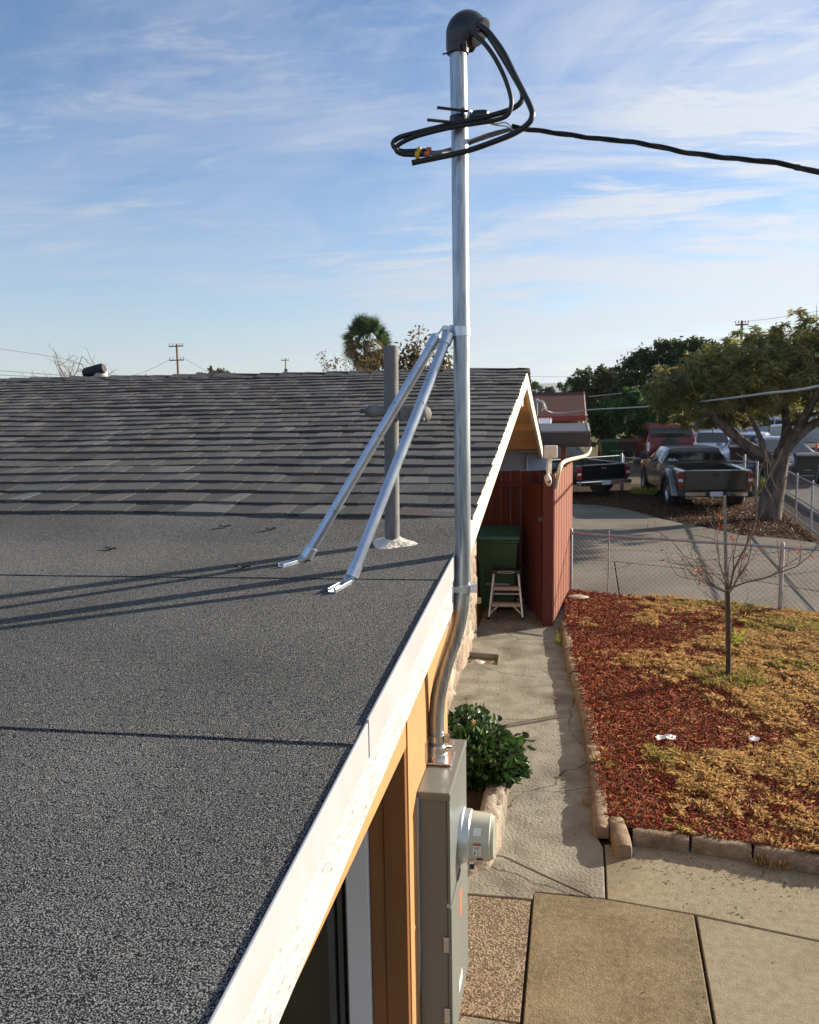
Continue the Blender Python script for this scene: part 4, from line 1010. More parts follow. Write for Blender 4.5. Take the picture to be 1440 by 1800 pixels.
dpipe = MB().tube(smooth_path([(.33, 14.85, 2.06), (.30, 14.7, 1.99), (.226, 14.2, 1.97), (-.025, 12.0, 2.075), (-.109, 11.25, 2.085), (-.138, 11.05, 2.02), (-.165, 11.035, 1.90), (-.18, 11.03, 1.78)]), .028, 10).build('drain_pipe', M_creampipe, None, smooth=True, angle=60)
tag(dpipe, 'cream drain pipe sloping from the dark patio cover to the fence post', 'pipe')

# patio cover behind
pc = thing('patio_cover', 'low dark brown patio cover with gutter behind the red fence', 'patio cover', (-.4, 15.0, 0))
m = MB(); m.prism([(-3.2, 14.98, 2.34), (-3.2, 16.6, 2.42), (-3.2, 16.6, 2.38), (-3.2, 14.98, 2.30)], (3.48, 0, 0)); m.build('cover_roof', M_darkroof, pc, bevel=.006)
m = MB(); m.prism([(-3.2, 14.90, 2.10), (-3.2, 14.87, 2.16), (-3.2, 14.86, 2.33), (-3.2, 14.965, 2.33), (-3.2, 14.965, 2.08), (-3.2, 14.93, 2.07)], (3.53, 0, 0)); m.build('gutter', M_brownfascia, pc, bevel=.006)
m = MB(); m.prism([(.285, 14.98, 2.12), (.285, 16.6, 2.22), (.285, 16.6, 2.43), (.285, 14.98, 2.35)], (.045, 0, 0)); m.build('cover_end_fascia', pm('grey_end_trim', (.22, .21, .21), (.27, .26, .26), 5, .6), pc, bevel=.006)
MB().box((-.17, 15.3, 0), (-.08, 15.39, 2.31)).build('cover_post', M_redlit, pc, bevel=.005)

# green wheelie bin and step stool at the end of the walkway
def bin_cart(loc, rz, w, h, matb, matl, label, group=None, name='wheeled_bin', dec=True):
    b = thing(name, label, 'bin', loc, rz, group)
    m = MB(); wb, wt, d0, d1 = w*.80, w, w*.85, w*1.12
    m.add([(-wb/2, -d0/2, .06), (wb/2, -d0/2, .06), (wb/2, d0/2, .06), (-wb/2, d0/2, .06), (-wt/2, -d1/2, h*.90), (wt/2, -d1/2, h*.90), (wt/2, d1/2, h*.90), (-wt/2, d1/2, h*.90)],
          [(0, 3, 2, 1), (4, 5, 6, 7), (0, 1, 5, 4), (1, 2, 6, 5), (2, 3, 7, 6), (3, 0, 4, 7)])
    m.box((-wt/2-.02, -d1/2-.02, h*.86), (wt/2+.02, d1/2+.02, h*.90+.002))
    body = m.build('bin_body', matb, b, bevel=.015, local=True)
    m = MB(); t = h*.905
    m.prism([(-wt/2-.035, -d1/2-.05, t), (-wt/2-.035, -d1/2-.04, t+.05), (-wt/2-.02, -d1*.2, t+h*.09), (-wt/2-.02, d1*.4, t+h*.10), (-wt/2-.03, d1/2+.04, t+.05), (-wt/2-.03, d1/2+.04, t)], (wt+.06, 0, 0))
    m.build('bin_lid', matl, b, bevel=.012, local=True)
    m = MB()
    for s in (-1, 1): m.lathe([(.0, -.025), (.10, -.025), (.115, -.015), (.115, .015), (.10, .025), (0, .025)], (s*wb*.48, d0/2+.03, .115), (1, 0, 0), 18)
    m.tube([(-wb*.48, d0/2+.03, .115), (wb*.48, d0/2+.03, .115)], .012, 8); m.build('bin_wheels', M_blackpl, b, local=True, smooth=True, angle=40)
    m = MB(); m.tube([(-wt*.4, d1/2+.07, h*.93), (wt*.4, d1/2+.07, h*.93)], .014, 8); m.bar((-wt*.4, d1/2+.02, h*.92), (-wt*.4, d1/2+.08, h*.93), .02, .03); m.bar((wt*.4, d1/2+.02, h*.92), (wt*.4, d1/2+.08, h*.93), .02, .03)
    m.build('bin_handle', matb, b, local=True)
    if dec:
        m = MB()   # raised panel, the moulded mark and the lifting bar on the front
        f = lambda z: -(d0/2+(d1-d0)/2*(z-.06)/(h*.9-.06))
        z0, z1 = h*.08, h*.70
        m.add([(-wb*.36, f(z0)-.012, z0), (wb*.36, f(z0)-.012, z0), (wb*.40, f(z1)-.012, z1), (-wb*.40, f(z1)-.012, z1), (-wb*.36, f(z0)+.01, z0), (wb*.36, f(z0)+.01, z0), (wb*.40, f(z1)+.01, z1), (-wb*.40, f(z1)+.01, z1)],
              [(0, 1, 2, 3), (0, 4, 5, 1), (1, 5, 6, 2), (2, 6, 7, 3), (3, 7, 4, 0)])
        m.build('bin_front_panel', matb, body, bevel=.006, local=True)
        z = h*.36; m = MB(); m.tube([(-wb*.36, f(z)-.03, z), (wb*.36, f(z)-.03, z)], .010, 8); m.build('lift_bar', M_zinc, body, local=True, smooth=True)
        z = h*.52; m = MB(); M_mark = pm('faded_white_print', (.30, .33, .30), (.22, .25, .22), 30, .7)
        for k in range(4): m.box((-.085+k*.045, f(z)-.0155, z-.018), (-.05+k*.045, f(z)-.0125, z+.018))
        m.build('stamped_mark', M_mark, body, local=True)
    return b
M_bing = pm('green_bin_plastic', (.024, .075, .030), (.032, .09, .038), 5, .45, bump=.1)
M_binl = pm('teal_lid_plastic', (.025, .13, .10), (.03, .15, .12), 5, .4)
bin_cart((-.98, 11.78, 0), .04, .56, 1.14, M_bing, M_binl, 'dark green wheelie bin with teal lid behind the step stool')
st = thing('step_stool', 'folding aluminium step stool with black top standing on the walkway', 'step stool', (-.84, 11.30, 0), .04)
M_alu = pm('brushed_aluminium', (.62, .60, .58), (.72, .70, .68), 15, .38, .7)
M_tread = pm('pinkish_tread', (.52, .36, .28), (.6, .43, .34), 20, .6, bump=.3)
for s in (-1, 1):
    MB().bar((s*.225, -.13, .03), (s*.165, .03, .60), .025, .045).build('front_leg', M_alu, st, bevel=.003, local=True)
    MB().bar((s*.205, .27, .03), (s*.160, .07, .60), .022, .030).build('rear_leg', M_alu, st, bevel=.003, local=True)
    MB().cbox((s*.226, -.132, .018), (.036, .05, .036)).build('rubber_foot', M_blackpl, st, bevel=.004, local=True)
    MB().cbox((s*.206, .272, .018), (.032, .036, .036)).build('rubber_foot', M_blackpl, st, bevel=.004, local=True)
    MB().bar((s*.215, -.118, .07), (s*.085, -.095, .195), .008, .020).build('diagonal_brace', M_alu, st, local=True)
for z, y, w in ((.205, -.085, .40), (.415, -.025, .355)):
    m = MB(); m.box((-w/2, y-.045, z), (w/2, y+.045, z+.012)); m.box((-w/2, y-.048, z-.030), (w/2, y-.042, z+.012)); m.build('tread', M_tread, st, bevel=.002, local=True)
MB().box((-.185, .16, .27), (.185, .185, .292)).build('rear_bar', M_alu, st, bevel=.002, local=True)
m = MB(); m.box((-.205, -.05, .60), (.205, .15, .655)); tp = m.build('top_cap', M_blackpl, st, bevel=.014, local=True)
MB().prism([(.115*math.cos(a*math.pi/12), -.0505, .628+.017*math.sin(a*math.pi/12)) for a in range(24)], (0, -.003, 0)).build('oval_badge', pm('pale_badge', (.45, .44, .38), (.5, .48, .42), 9, .5), tp, local=True)
MB().prism([(.085*math.cos(a*math.pi/12), -.054, .628+.009*math.sin(a*math.pi/12)) for a in range(24)], (0, -.002, 0)).build('badge_centre', M_blackpl, tp, local=True)

# ------------------------------------------------------------------ chain link fences
M_post = pm('galvanised_post', (.30, .30, .31), (.42, .42, .43), 8, .5, .6)
def chain_fence(label, p0, p1, h, posts, pitch=.075, rw=.0016, rail_r=.019, post_r=.026, z=0.0, mid=False, tall=.04):
    f = thing('chain_link_fence', label, 'fence', (p0[0], p0[1], z))
    a = Vector((p0[0], p0[1], z)); b = Vector((p1[0], p1[1], z)); d = b-a; L_ = d.length; d.normalize()
    MB().tube([a+Vector((0, 0, h)), b+Vector((0, 0, h))], rail_r, 8).build('top_rail', M_post, f, smooth=True)
    if mid: MB().tube([a+Vector((0, 0, h*.52)), b+Vector((0, 0, h*.52))], rail_r*.8, 8).build('middle_rail', M_post, f, smooth=True)
    if mid: MB().tube([a+Vector((0, 0, .06)), b+Vector((0, 0, .06))], rail_r*.8, 8).build('bottom_rail', M_post, f, smooth=True)
    for t, r in posts:
        q = a+d*(L_*t); MB().lathe([(r, -.02-0), (r, h+tall), (r*.6, h+tall+.03), (0, h+tall+.035)], q, (0, 0, 1), 10).build('fence_post', M_post, f, smooth=True, angle=40)
    m = MB(); hh = h-.03; n = int((L_+hh)/pitch)
    nrm = Vector((-d.y, d.x, 0))
    for k in range(n):
        s0 = k*pitch-hh
        for sg in (1, -1):
            # wire climbing to the right (sg 1) or to the left (sg -1)
            u0, u1 = s0, s0+hh
            za, zb_ = .03, hh
            if sg < 0: u0, u1 = u1, u0
            # clip to 0..L_
            t0, t1 = 0.0, 1.0
            du = u1-u0
            lo, hi2 = sorted(((0-u0)/du, (L_-u0)/du))
            t0 = max(t0, lo); t1 = min(t1, hi2)
            if t1-t0 < .02: continue
            P = a+d*(u0+du*t0)+Vector((0, 0, za+(zb_-za)*t0))+nrm*(.003*sg)
            Q = a+d*(u0+du*t1)+Vector((0, 0, za+(zb_-za)*t1))+nrm*(.003*sg)
            m.tube([P, Q], rw, 3, caps=False)
    m.build('wire_mesh', M_post, f, normals=False)
    return f
chain_fence('low chain link fence along the back of the mulch bed before the driveway', (.02, 12.74), (4.7, 11.12), .93, [(0, .026), (.585, .026), (.115, .010), (1, .026)])
chain_fence('chain link fence on the far side of the parked pickups', (-.6, 25.2), (1.55, 27.05), 1.05, [(0, .026), (1, .034)], pitch=.11, rw=.0028)
chain_fence('chain link gate panel between the two pickups', (1.60, 27.0), (2.75, 26.4), .98, [(0, .022), (1, .022)], pitch=.11, rw=.0028)
chain_fence('chain link fence stretch right of the grey pickup by the tree', (3.9, 24.9), (4.95, 24.3), 1.06, [(0, .02), (.72, .03), (1, .03)], pitch=.11, rw=.0028, tall=.16)
chain_fence('railed chain link fence running towards the camera right of the big tree', (5.22, 22.5), (4.62, 13.0), 1.02, [(0, .026), (.18, .022), (.36, .022), (.545, .026), (.75, .022), (1, .026)], pitch=.10, rw=.0022, mid=True)

# ------------------------------------------------------------------ young tree with stake
M_bark = pm('young_bark', (.045, .030, .022), (.085, .06, .042), 20, .9, bump=.5, bscale=50, stretch=(1, 1, .3))
M_twig = pm('twig_bark', (.11, .07, .055), (.17, .12, .09), 20, .85)
sp = thing('young_tree', 'thin bare young tree with a few red leaves in the mulch bed', 'tree', (1.606, 8.87, .06))
MB().tube(smooth_path([(1.606, 8.87, .05), (1.598, 8.87, .4), (1.588, 8.87, .75), (1.573, 8.87, 1.04)]), [.030-.0006*i for i in range(19)], 9).build('trunk', M_bark, sp, smooth=True)
tips = []
tw = MB()
def grow(p, d, L_, r, depth):
    """a kinked twig with side shoots"""
    n = 5; pts = [Vector(p)]; dd = Vector(d).normalized()
    for i in range(n):
        dd = (dd+Vector(rng.normal(0, .15, 3))+Vector((0, 0, .045))).normalized()
        pts.append(pts[-1]+dd*(L_/n))
    tw.tube(pts, [r*(1-.55*i/n) for i in range(n+1)], 5, caps=False)
    tips.append(pts[-1])
    if depth > 0:
        for i in range(1, n+1):
            if rng.uniform() < .82:
                sd = dd+Vector(rng.normal(0, .75, 3)); sd.z += .15
                grow(pts[i], sd, L_*rng.uniform(.3, .55), r*.55, depth-1)
for (dx, dy, dz, L_, r) in ((-.02, 0, 1, 1.35, .013), (.72, .05, .42, .85, .010), (-.72, -.05, .42, .88, .009), (.22, .1, .8, .55, .008), (-.25, .25, .75, .6, .008), (-.75, .1, .22, .58, .006), (.1, -.3, .8, .45, .006), (-.42, -.1, .8, .6, .007), (.4, .3, .6, .5, .006), (-.5, -.3, .4, .5, .006)):
    grow((1.575, 8.87, 1.0+rng.uniform(-.08, .05)), (dx, dy, dz), L_, r, 2)
grow((1.585, 8.87, .80), (-.6, .1, .2), .40, .005, 1); grow((1.592, 8.87, .55), (.5, 0, .6), .38, .004, 1)
tw.build('branches', M_twig, sp, smooth=True, normals=False)
n = 46
idx = rng.integers(0, len(tips), n)
P = np.array([tips[i] for i in idx]); P = P[P[:, 2] < 1.75]
leaf_mesh('red_leaves', P, .055, .022, M_leaf, sp, pick_cols(len(P), [(.40, .06, .03), (.5, .12, .05), (.3, .05, .04), (.5, .3, .05)], [3, 2, 2, .6]), -.9)
P = np.array([[1.47, 8.86, 1.74]])+rng.normal(0, .045, (14, 3))*np.array([.6, .6, 1.8]); leaf_mesh('red_leaves', P, .045, .020, M_leaf, sp, pick_cols(14, [(.42, .07, .03), (.3, .045, .025)]), -.7)
P = np.array([[1.67, 8.86, .50]])+rng.normal(0, .03, (34, 3)); leaf_mesh('green_shoot', P, .07, .026, M_leaf, sp, pick_cols(34, [(.42, .46, .06), (.34, .40, .05)]), .2)
MB().bar((1.612, 8.925, .05), (1.520, 8.925, 1.95), .030, .012, up=(0, 1, 0)).build('tree_stake', pm('grey_green_stake', (.15, .17, .15), (.24, .25, .23), 20, .8), None)['label'] = 'grey stake standing beside the young tree'
bpy.data.objects['tree_stake']['category'] = 'stake'

# dark leaf bits on the flat roof
for (x, y, lb, L_) in ((-1.98, 3.38, 'dark leaf lying on the flat roof far to the left', .06), (-1.60, 3.75, 'dark leaf on the flat roof just below the shingles', .05), (-1.27, 3.13, 'black scrap on the flat roof left of the braces', .06), (-1.36, 3.72, 'small flat scrap on the flat roof second below the shingles', .045)):
    a_ = rng.uniform(-.3, .5); z = (zlow(y) if y < 3.5 else zhi(y))+.009
    vs = []
    for i in range(6):
        t = i/5-.5
        for k in (-.5, 0, .5):
            w_ = .028*(1-abs(t)*1.7)*k
            vs.append((x+t*L_*math.cos(a_)-w_*math.sin(a_), y+t*L_*math.sin(a_)+w_*math.cos(a_), z+.012*abs(k)+.012*t*t+.004*math.sin(i*2)))
    o = MB().add(vs, [(i*3+k, i*3+k+1, i*3+k+4, i*3+k+3) for i in range(5) for k in range(2)]).build('roof_debris', pm('dark_dead_leaf', (.02, .018, .018), (.035, .03, .028), 30, .8), None)
    tag(o, lb, 'debris')
# mushroom vent on the ridge
M_blackpl2 = pm('matt_black_metal', (.010, .010, .011), (.016, .016, .017), 8, .7)
rv = thing('roof_vent', 'black tilted cowl vent on the shingle roof ridge', 'vent', (-5.55, 9.45, 3.18))
MB().lathe([(.09, -.1), (.085, .14)], (-5.52, 9.45, 3.2), (0, 0, 1), 14).build('vent_neck', pm('grey_vent_neck', (.3, .3, .3), (.36, .36, .36), 8, .6), rv, smooth=True)
m = MB(); m.lathe([(0, -.14), (.05, -.135), (.066, -.11), (.066, .11), (.05, .135), (0, .14)], (-5.58, 9.42, 3.345), (.97, 0, .22), 18); m.build('vent_cowl', M_blackpl2, rv, smooth=True, angle=50)

# bits of bark, soil and leaf blown on to the paving
n = 520
x = np.concatenate([rng.uniform(-1.0, .15, 170), rng.normal(.12, .10, 120), rng.uniform(.3, 1.6, 150), rng.uniform(-.2, 1.3, 80)])
y = np.concatenate([rng.uniform(5.0, 11, 170), rng.uniform(5.6, 10.5, 120), rng.normal(5.25, .13, 150), rng.uniform(2.6, 5.3, 80)])
P = np.stack([x, y, np.full(n, .006)], -1)
o = leaf_mesh('paving_debris', P, .022, .010, M_leaf, None, pick_cols(n, [(.12, .06, .025), (.16, .05, .02), (.07, .05, .03), (.22, .15, .06)]), .08)
o.scale = (1, 1, .5)
tag(o, 'bits of bark and dry leaf scattered on the walkway and patio slabs', 'debris', kind='stuff')

# ------------------------------------------------------------------ vehicles
M_tyre = pm('tyre_rubber', (.018, .018, .019), (.03, .03, .03), 14, .85)
M_rim = pm('alloy_rim', (.55, .56, .58), (.66, .67, .69), 14, .28, .9)
M_glassd = pm('dark_tinted_glass', (.010, .012, .014), (.014, .016, .018), 3, .06, spec=.8)
M_glass = pm('blue_grey_glass', (.018, .024, .034), (.024, .03, .042), 3, .06, spec=.35)
M_chrome = pm('chrome', (.65, .66, .68), (.72, .73, .75), 10, .14, 1.0)
M_trim = pm('black_trim', (.02, .02, .021), (.03, .03, .031), 9, .5)
M_tail = pm('red_tail_lens', (.20, .010, .008), (.26, .014, .010), 9, .18, coat=.5)
M_amber = pm('amber_lens', (.6, .2, .03), (.5, .16, .02), 9, .2)
M_headl = pm('clear_headlamp', (.62, .64, .66), (.72, .74, .76), 14, .12, coat=.6)
M_plate = pm('licence_plate', (.72, .74, .78), (.66, .68, .74), 30, .5)
def paint(name, c, metal=.25, rough=.32, coat=.7, spec=.5): return pm(name, c, tuple(x*1.08 for x in c), 3, rough, metal, coat=coat, spec=spec)

def loft_body(st):
    """st: list of (x, z_bottom, z_belt, z_top, half_bottom, half_belt, half_top)"""
    V = []; F = []
    for (x, zb, zbelt, zt, wl, wb, wt) in st:
        zm = zb+(zbelt-zb)*.45
        half = [(wl*.80, zb), (wl*.985, zb+.05), (wb*1.0, zm), (wb*.995, zm+(zbelt-zm)*.6), (wb*.972, zbelt), (wt+.02, zbelt+(zt-zbelt)*.80), (wt-.04, zt-.012), (wt*.6, zt+.008)]
        ring = [(x, -y, z) for y, z in half] + [(x, y, z) for y, z in reversed(half)]
        V += ring
    k = 16
    for i in range(len(st)-1):
        for j in range(k):
            F.append((i*k+j, i*k+(j+1) % k, (i+1)*k+(j+1) % k, (i+1)*k+j))
    F.append(tuple(range(k-1, -1, -1))); F.append(tuple(range((len(st)-1)*k, len(st)*k)))
    return V, F
def interp_st(st, x):
    xs = [s[0] for s in st]
    return [float(np.interp(x, xs, [s[i] for s in st])) for i in range(7)]
def side_window(st, x0, x1, x0t, x1t, sgn, lo=.10, hi=.74, n=5):
    """glass panel on the tumblehome of the cabin, 8 mm proud"""
    vs = []
    for i in range(n+1):
        t = i/n
        for (xa, xb, f) in ((x0, x1, lo), (x0t, x1t, hi)):
            x = xa+(xb-xa)*t
            _, zb, zbelt, zt, wl, wb, wt = interp_st(st, x)
            f2 = min(f, .79)/.80
            y = (wb*.972)*(1-f2)+(wt+.02)*f2; z = zbelt+(zt-zbelt)*.80*f2
            vs.append((x, sgn*(y+.008), z+.003))
    return vs, [(2*i, 2*i+2, 2*i+3, 2*i+1) for i in range(n)]
def screen(st, xb, xt, fb=.9, off=.010):
    """windscreen or rear window between stations xb (bottom) and xt (top) lying on the top surface"""
    vs = []
    nrows = 4
    for i in range(nrows+1):
        t = i/nrows; x = xb+(xt-xb)*t
        _, zb, zbelt, zt, wl, wb, wt = interp_st(st, x)
        w = (wt-.05)*fb
        dx = (xb-xt); L_ = abs(dx)+1e-6
        sgn = 1 if dx > 0 else -1
        for y in (-w, -w*.5, 0, w*.5, w): vs.append((x+sgn*off*.8, y, zt+off*.7+(.008 if abs(y) < w*.8 else 0)))
    return vs, [(i*5+j, i*5+j+1, (i+1)*5+j+1, (i+1)*5+j) for i in range(nrows) for j in range(4)]
def wheel(car, x, y, r, w, sgn, spokes=6, rim=M_rim):
    wm = MB(); wm.lathe([(r*.62, -w/2), (r*.94, -w/2), (r, -w*.3), (r, w*.3), (r*.94, w/2), (r*.62, w/2), (r*.60, w*.2), (r*.60, -w*.2), (r*.62, -w/2)], (x, y, r), (0, 1, 0), 26)
    wo = wm.build('wheel', M_tyre, car, local=True, smooth=True, angle=40)
    m = MB(); yo = y+sgn*w*.36
    m.lathe([(r*.60, -.02), (r*.64, .015), (r*.60, .02), (r*.55, -.01)], (x, yo, r), (0, sgn, 0), 26)
    m.lathe([(0, .01), (r*.14, .01), (r*.15, -.02)], (x, yo, r), (0, sgn, 0), 12)
    for k in range(spokes):
        a = 2*math.pi*k/spokes
        m.bar((x+math.cos(a)*r*.1, yo, r+math.sin(a)*r*.1), (x+math.cos(a)*r*.58, yo-sgn*.005, r+math.sin(a)*r*.58), r*.16, .02, up=(0, 1, 0))
    m.lathe([(r*.58, -.05), (0, -.06)], (x, yo, r), (0, sgn, 0), 20)
    m.build('rim', rim, wo, local=True, smooth=True, angle=35)
def make_body(car, st, mat, wheels, r, bed=None, wellw=.26):
    V, F = loft_body(st)
    b = MB().add(V, F).build('body', mat, car, local=True, smooth=True, angle=32)
    cut = []
    for (x, y, sg) in wheels:
        c = MB(); c.lathe([(r*1.20, -wellw), (r*1.20, wellw)], (x, y+sg*.06, r*1.02), (0, 1, 0), 26)
        co = c.build('cut', M_trim, None); co.matrix_world = car.matrix_world if False else Matrix.Translation(car.location) @ Matrix.Rotation(car.rotation_euler.z, 4, 'Z'); cut.append(co)
    if bed:
        c = MB().box(*bed); co = c.build('cut', M_trim, None); co.matrix_world = Matrix.Translation(car.location) @ Matrix.Rotation(car.rotation_euler.z, 4, 'Z'); cut.append(co)
    boolean_cut(b, cut)
    for p in b.data.polygons: p.use_smooth = True
    try: b.data.set_sharp_from_angle(angle=R(32))
    except Exception: pass
    m = MB()
    for (x, y, sg) in wheels: m.lathe([(r*1.17, -.11), (r*1.17, .02), (0, .02)][::-1], (x, y-sg*.14, r*1.02), (0, sg, 0), 20)
    m.build('wheel_well', M_trim, car, local=True)
    return b

def pickup(loc, rz, matp, label, L=5.3, w=.94, rail=1.0, top=1.46, stepside=True, r=.36, glass=M_glassd, tail_badge=True, bumper=M_trim, extcab=True):
    t = thing('pickup_truck', label, 'pickup truck', loc, rz)
    h = L/2
    cb = -h+2.02            # cab rear wall
    st = [(-h, .42, rail-.02, rail-.01, w*.94, w*.95, w*.93), (-h+.05, .36, rail, rail+.01, w*.97, w*.98, w*.94), (cb-.02, .30, rail+.02, rail+.03, w*.98, w, w*.95),
          (cb, .30, rail+.02, rail+.05, w*.98, w, w*.93), (cb+.05, .30, rail+.02, top-.16, w*.98, w, w*.80), (cb+.16, .30, rail+.02, top-.02, w*.98, w, w*.74), (cb+.5, .28, rail+.02, top, w*.98, w, w*.74),
          (cb+1.35, .28, rail, top-.02, w*.98, w, w*.74), (cb+1.55, .28, rail, top-.10, w*.98, w, w*.76), (cb+2.05, .28, rail-.02, rail+.07, w*.98, w, w*.84), (cb+2.15, .28, rail-.03, rail+.02, w*.98, w*.99, w*.86),
          (h-.25, .30, rail-.10, rail-.07, w*.97, w*.97, w*.84), (h-.05, .34, rail-.14, rail-.12, w*.94, w*.94, w*.80), (h, .38, rail-.22, rail-.20, w*.88, w*.88, w*.75)]
    xf, xr = h-.88, -h+1.08
    wh = [(xf, w-.11, 1), (xf, -w+.11, -1), (xr, w-.11, 1), (xr, -w+.11, -1)]
    inner = w-.24 if stepside else w-.13
    make_body(t, st, matp, wh, r, bed=((-h+.10, -inner, .62), (cb-.06, inner, rail+.4)))
    MB().box((-h+.11, -inner+.005, .60), (cb-.07, inner-.005, .625)).build('bed_floor', M_trim, t, local=True)
    MB().box((cb-.055, -w*.86, rail-.1), (cb-.03, w*.86, rail+.055)).build('cab_back_panel', matp, t, local=True, bevel=.01)
    for x, y, sg in wh: wheel(t, x, y, r, .25, sg, 5)
    vs, fs = screen(st, cb+.012, cb+.15, .98, .014); g_ = MB().add(vs, fs).build('rear_window', glass, t, local=True)
    vs, fs = screen(st, cb+2.02, cb+1.57, .98); MB().add(vs, fs).build('windscreen', M_glass, t, local=True)
    for sg in (-1, 1):
        if extcab:
            vs, fs = side_window(st, cb+.25, cb+.72, cb+.25, cb+.72, sg); MB().add(vs, fs).build('side_window', glass, t, local=True)
        vs, fs = side_window(st, cb+.80 if extcab else cb+.3, cb+1.86, cb+.80 if extcab else cb+.3, cb+1.50, sg); MB().add(vs, fs).build('side_window', M_glass, t, local=True)
        m = MB(); m.cbox((cb+1.72, sg*(w+.13), rail+.13), (.09, .20, .19)); m.bar((cb+1.74, sg*w*.93, rail+.08), (cb+1.72, sg*(w+.08), rail+.10), .05, .04); m.build('door_mirror', M_trim, t, local=True, bevel=.02)
        m = MB(); m.box((cb+.775, sg*(w+.004)-.002, .40), (cb+.785, sg*(w+.004)+.002, rail)); m.box((cb+1.93, sg*(w+.003)-.002, .40), (cb+1.94, sg*(w+.003)+.002, rail)); m.build('door_seam', M_trim, t, local=True)
        m = MB(); m.cbox((cb+.92, sg*(w+.006), rail-.10), (.16, .03, .035)); m.build('door_handle', M_trim, t, local=True, bevel=.006)
        if stepside:   # bulging rear fender
            n = 12; vs = []; 
            for i in range(n+1):
                a = math.pi*i/n
                for (rr, yy) in ((r*1.20, w-.03), (r*1.24, w+.065), (r*1.45, w+.085), (r*1.80, w+.03), (r*1.98, w-.12)):
                    vs.append((xr+math.cos(a)*rr*1.18, sg*yy, min(r*.95+math.sin(a)*rr, rail-.02+.0*i)))
            fs = [(i*5+j, i*5+j+1, (i+1)*5+j+1, (i+1)*5+j) for i in range(n) for j in range(4)]
            MB().add(vs, fs).build('rear_fender', matp, t, local=True, smooth=True, angle=60)
        tl = MB().cbox((-h-.005, sg*(w-.085), rail-.22), (.06, .15, .34)).build('tail_lamp', M_tail, t, local=True, bevel=.015)
        MB().cbox((-h-.036, sg*(w-.085), rail-.235), (.008, .11, .07)).build('reverse_lens', M_plate, tl, local=True)
        MB().cbox((h-.03, sg*(w-.20), rail-.34), (.10, .26, .17)).build('headlamp', M_headl, t, local=True, bevel=.02)
    m = MB(); m.box((-h-.022, -w+.19, .50), (-h+.06, w-.19, rail+.012)); tg = m.build('tailgate', matp, t, local=True, bevel=.02)
    MB().cbox((-h-.026, 0, rail-.10), (.012, .16, .06)).build('gate_handle', M_trim, tg, local=True, bevel=.006)
    MB().box((-h-.03, -w+.2, rail-.002), (-h+.05, w-.2, rail+.018)).build('gate_cap', M_chrome if stepside else M_trim, tg, local=True, bevel=.006)
    m = MB(); m.box((-h-.16, -w*.97, .36), (-h+.04, w*.97, .50)); bp = m.build('rear_bumper', bumper, t, local=True, bevel=.03)
    MB().cbox((-h-.166, 0, .43), (.012, .31, .12)).build('number_plate', M_plate, bp, local=True, bevel=.004)
    m = MB()
    for sg in (-1, 1): m.cbox((-h-.163, sg*w*.55, .425), (.01, w*.52, .09))
    m.build('bumper_face', M_chrome, bp, local=True, bevel=.004)
    MB().box((h-.06, -w*.5, rail-.44), (h+.012, w*.5, rail-.27)).build('grille', M_trim, t, local=True, bevel=.01)
    MB().box((h-.1, -w*.92, .34), (h+.08, w*.92, .50)).build('front_bumper', matp, t, local=True, bevel=.03)
    return t

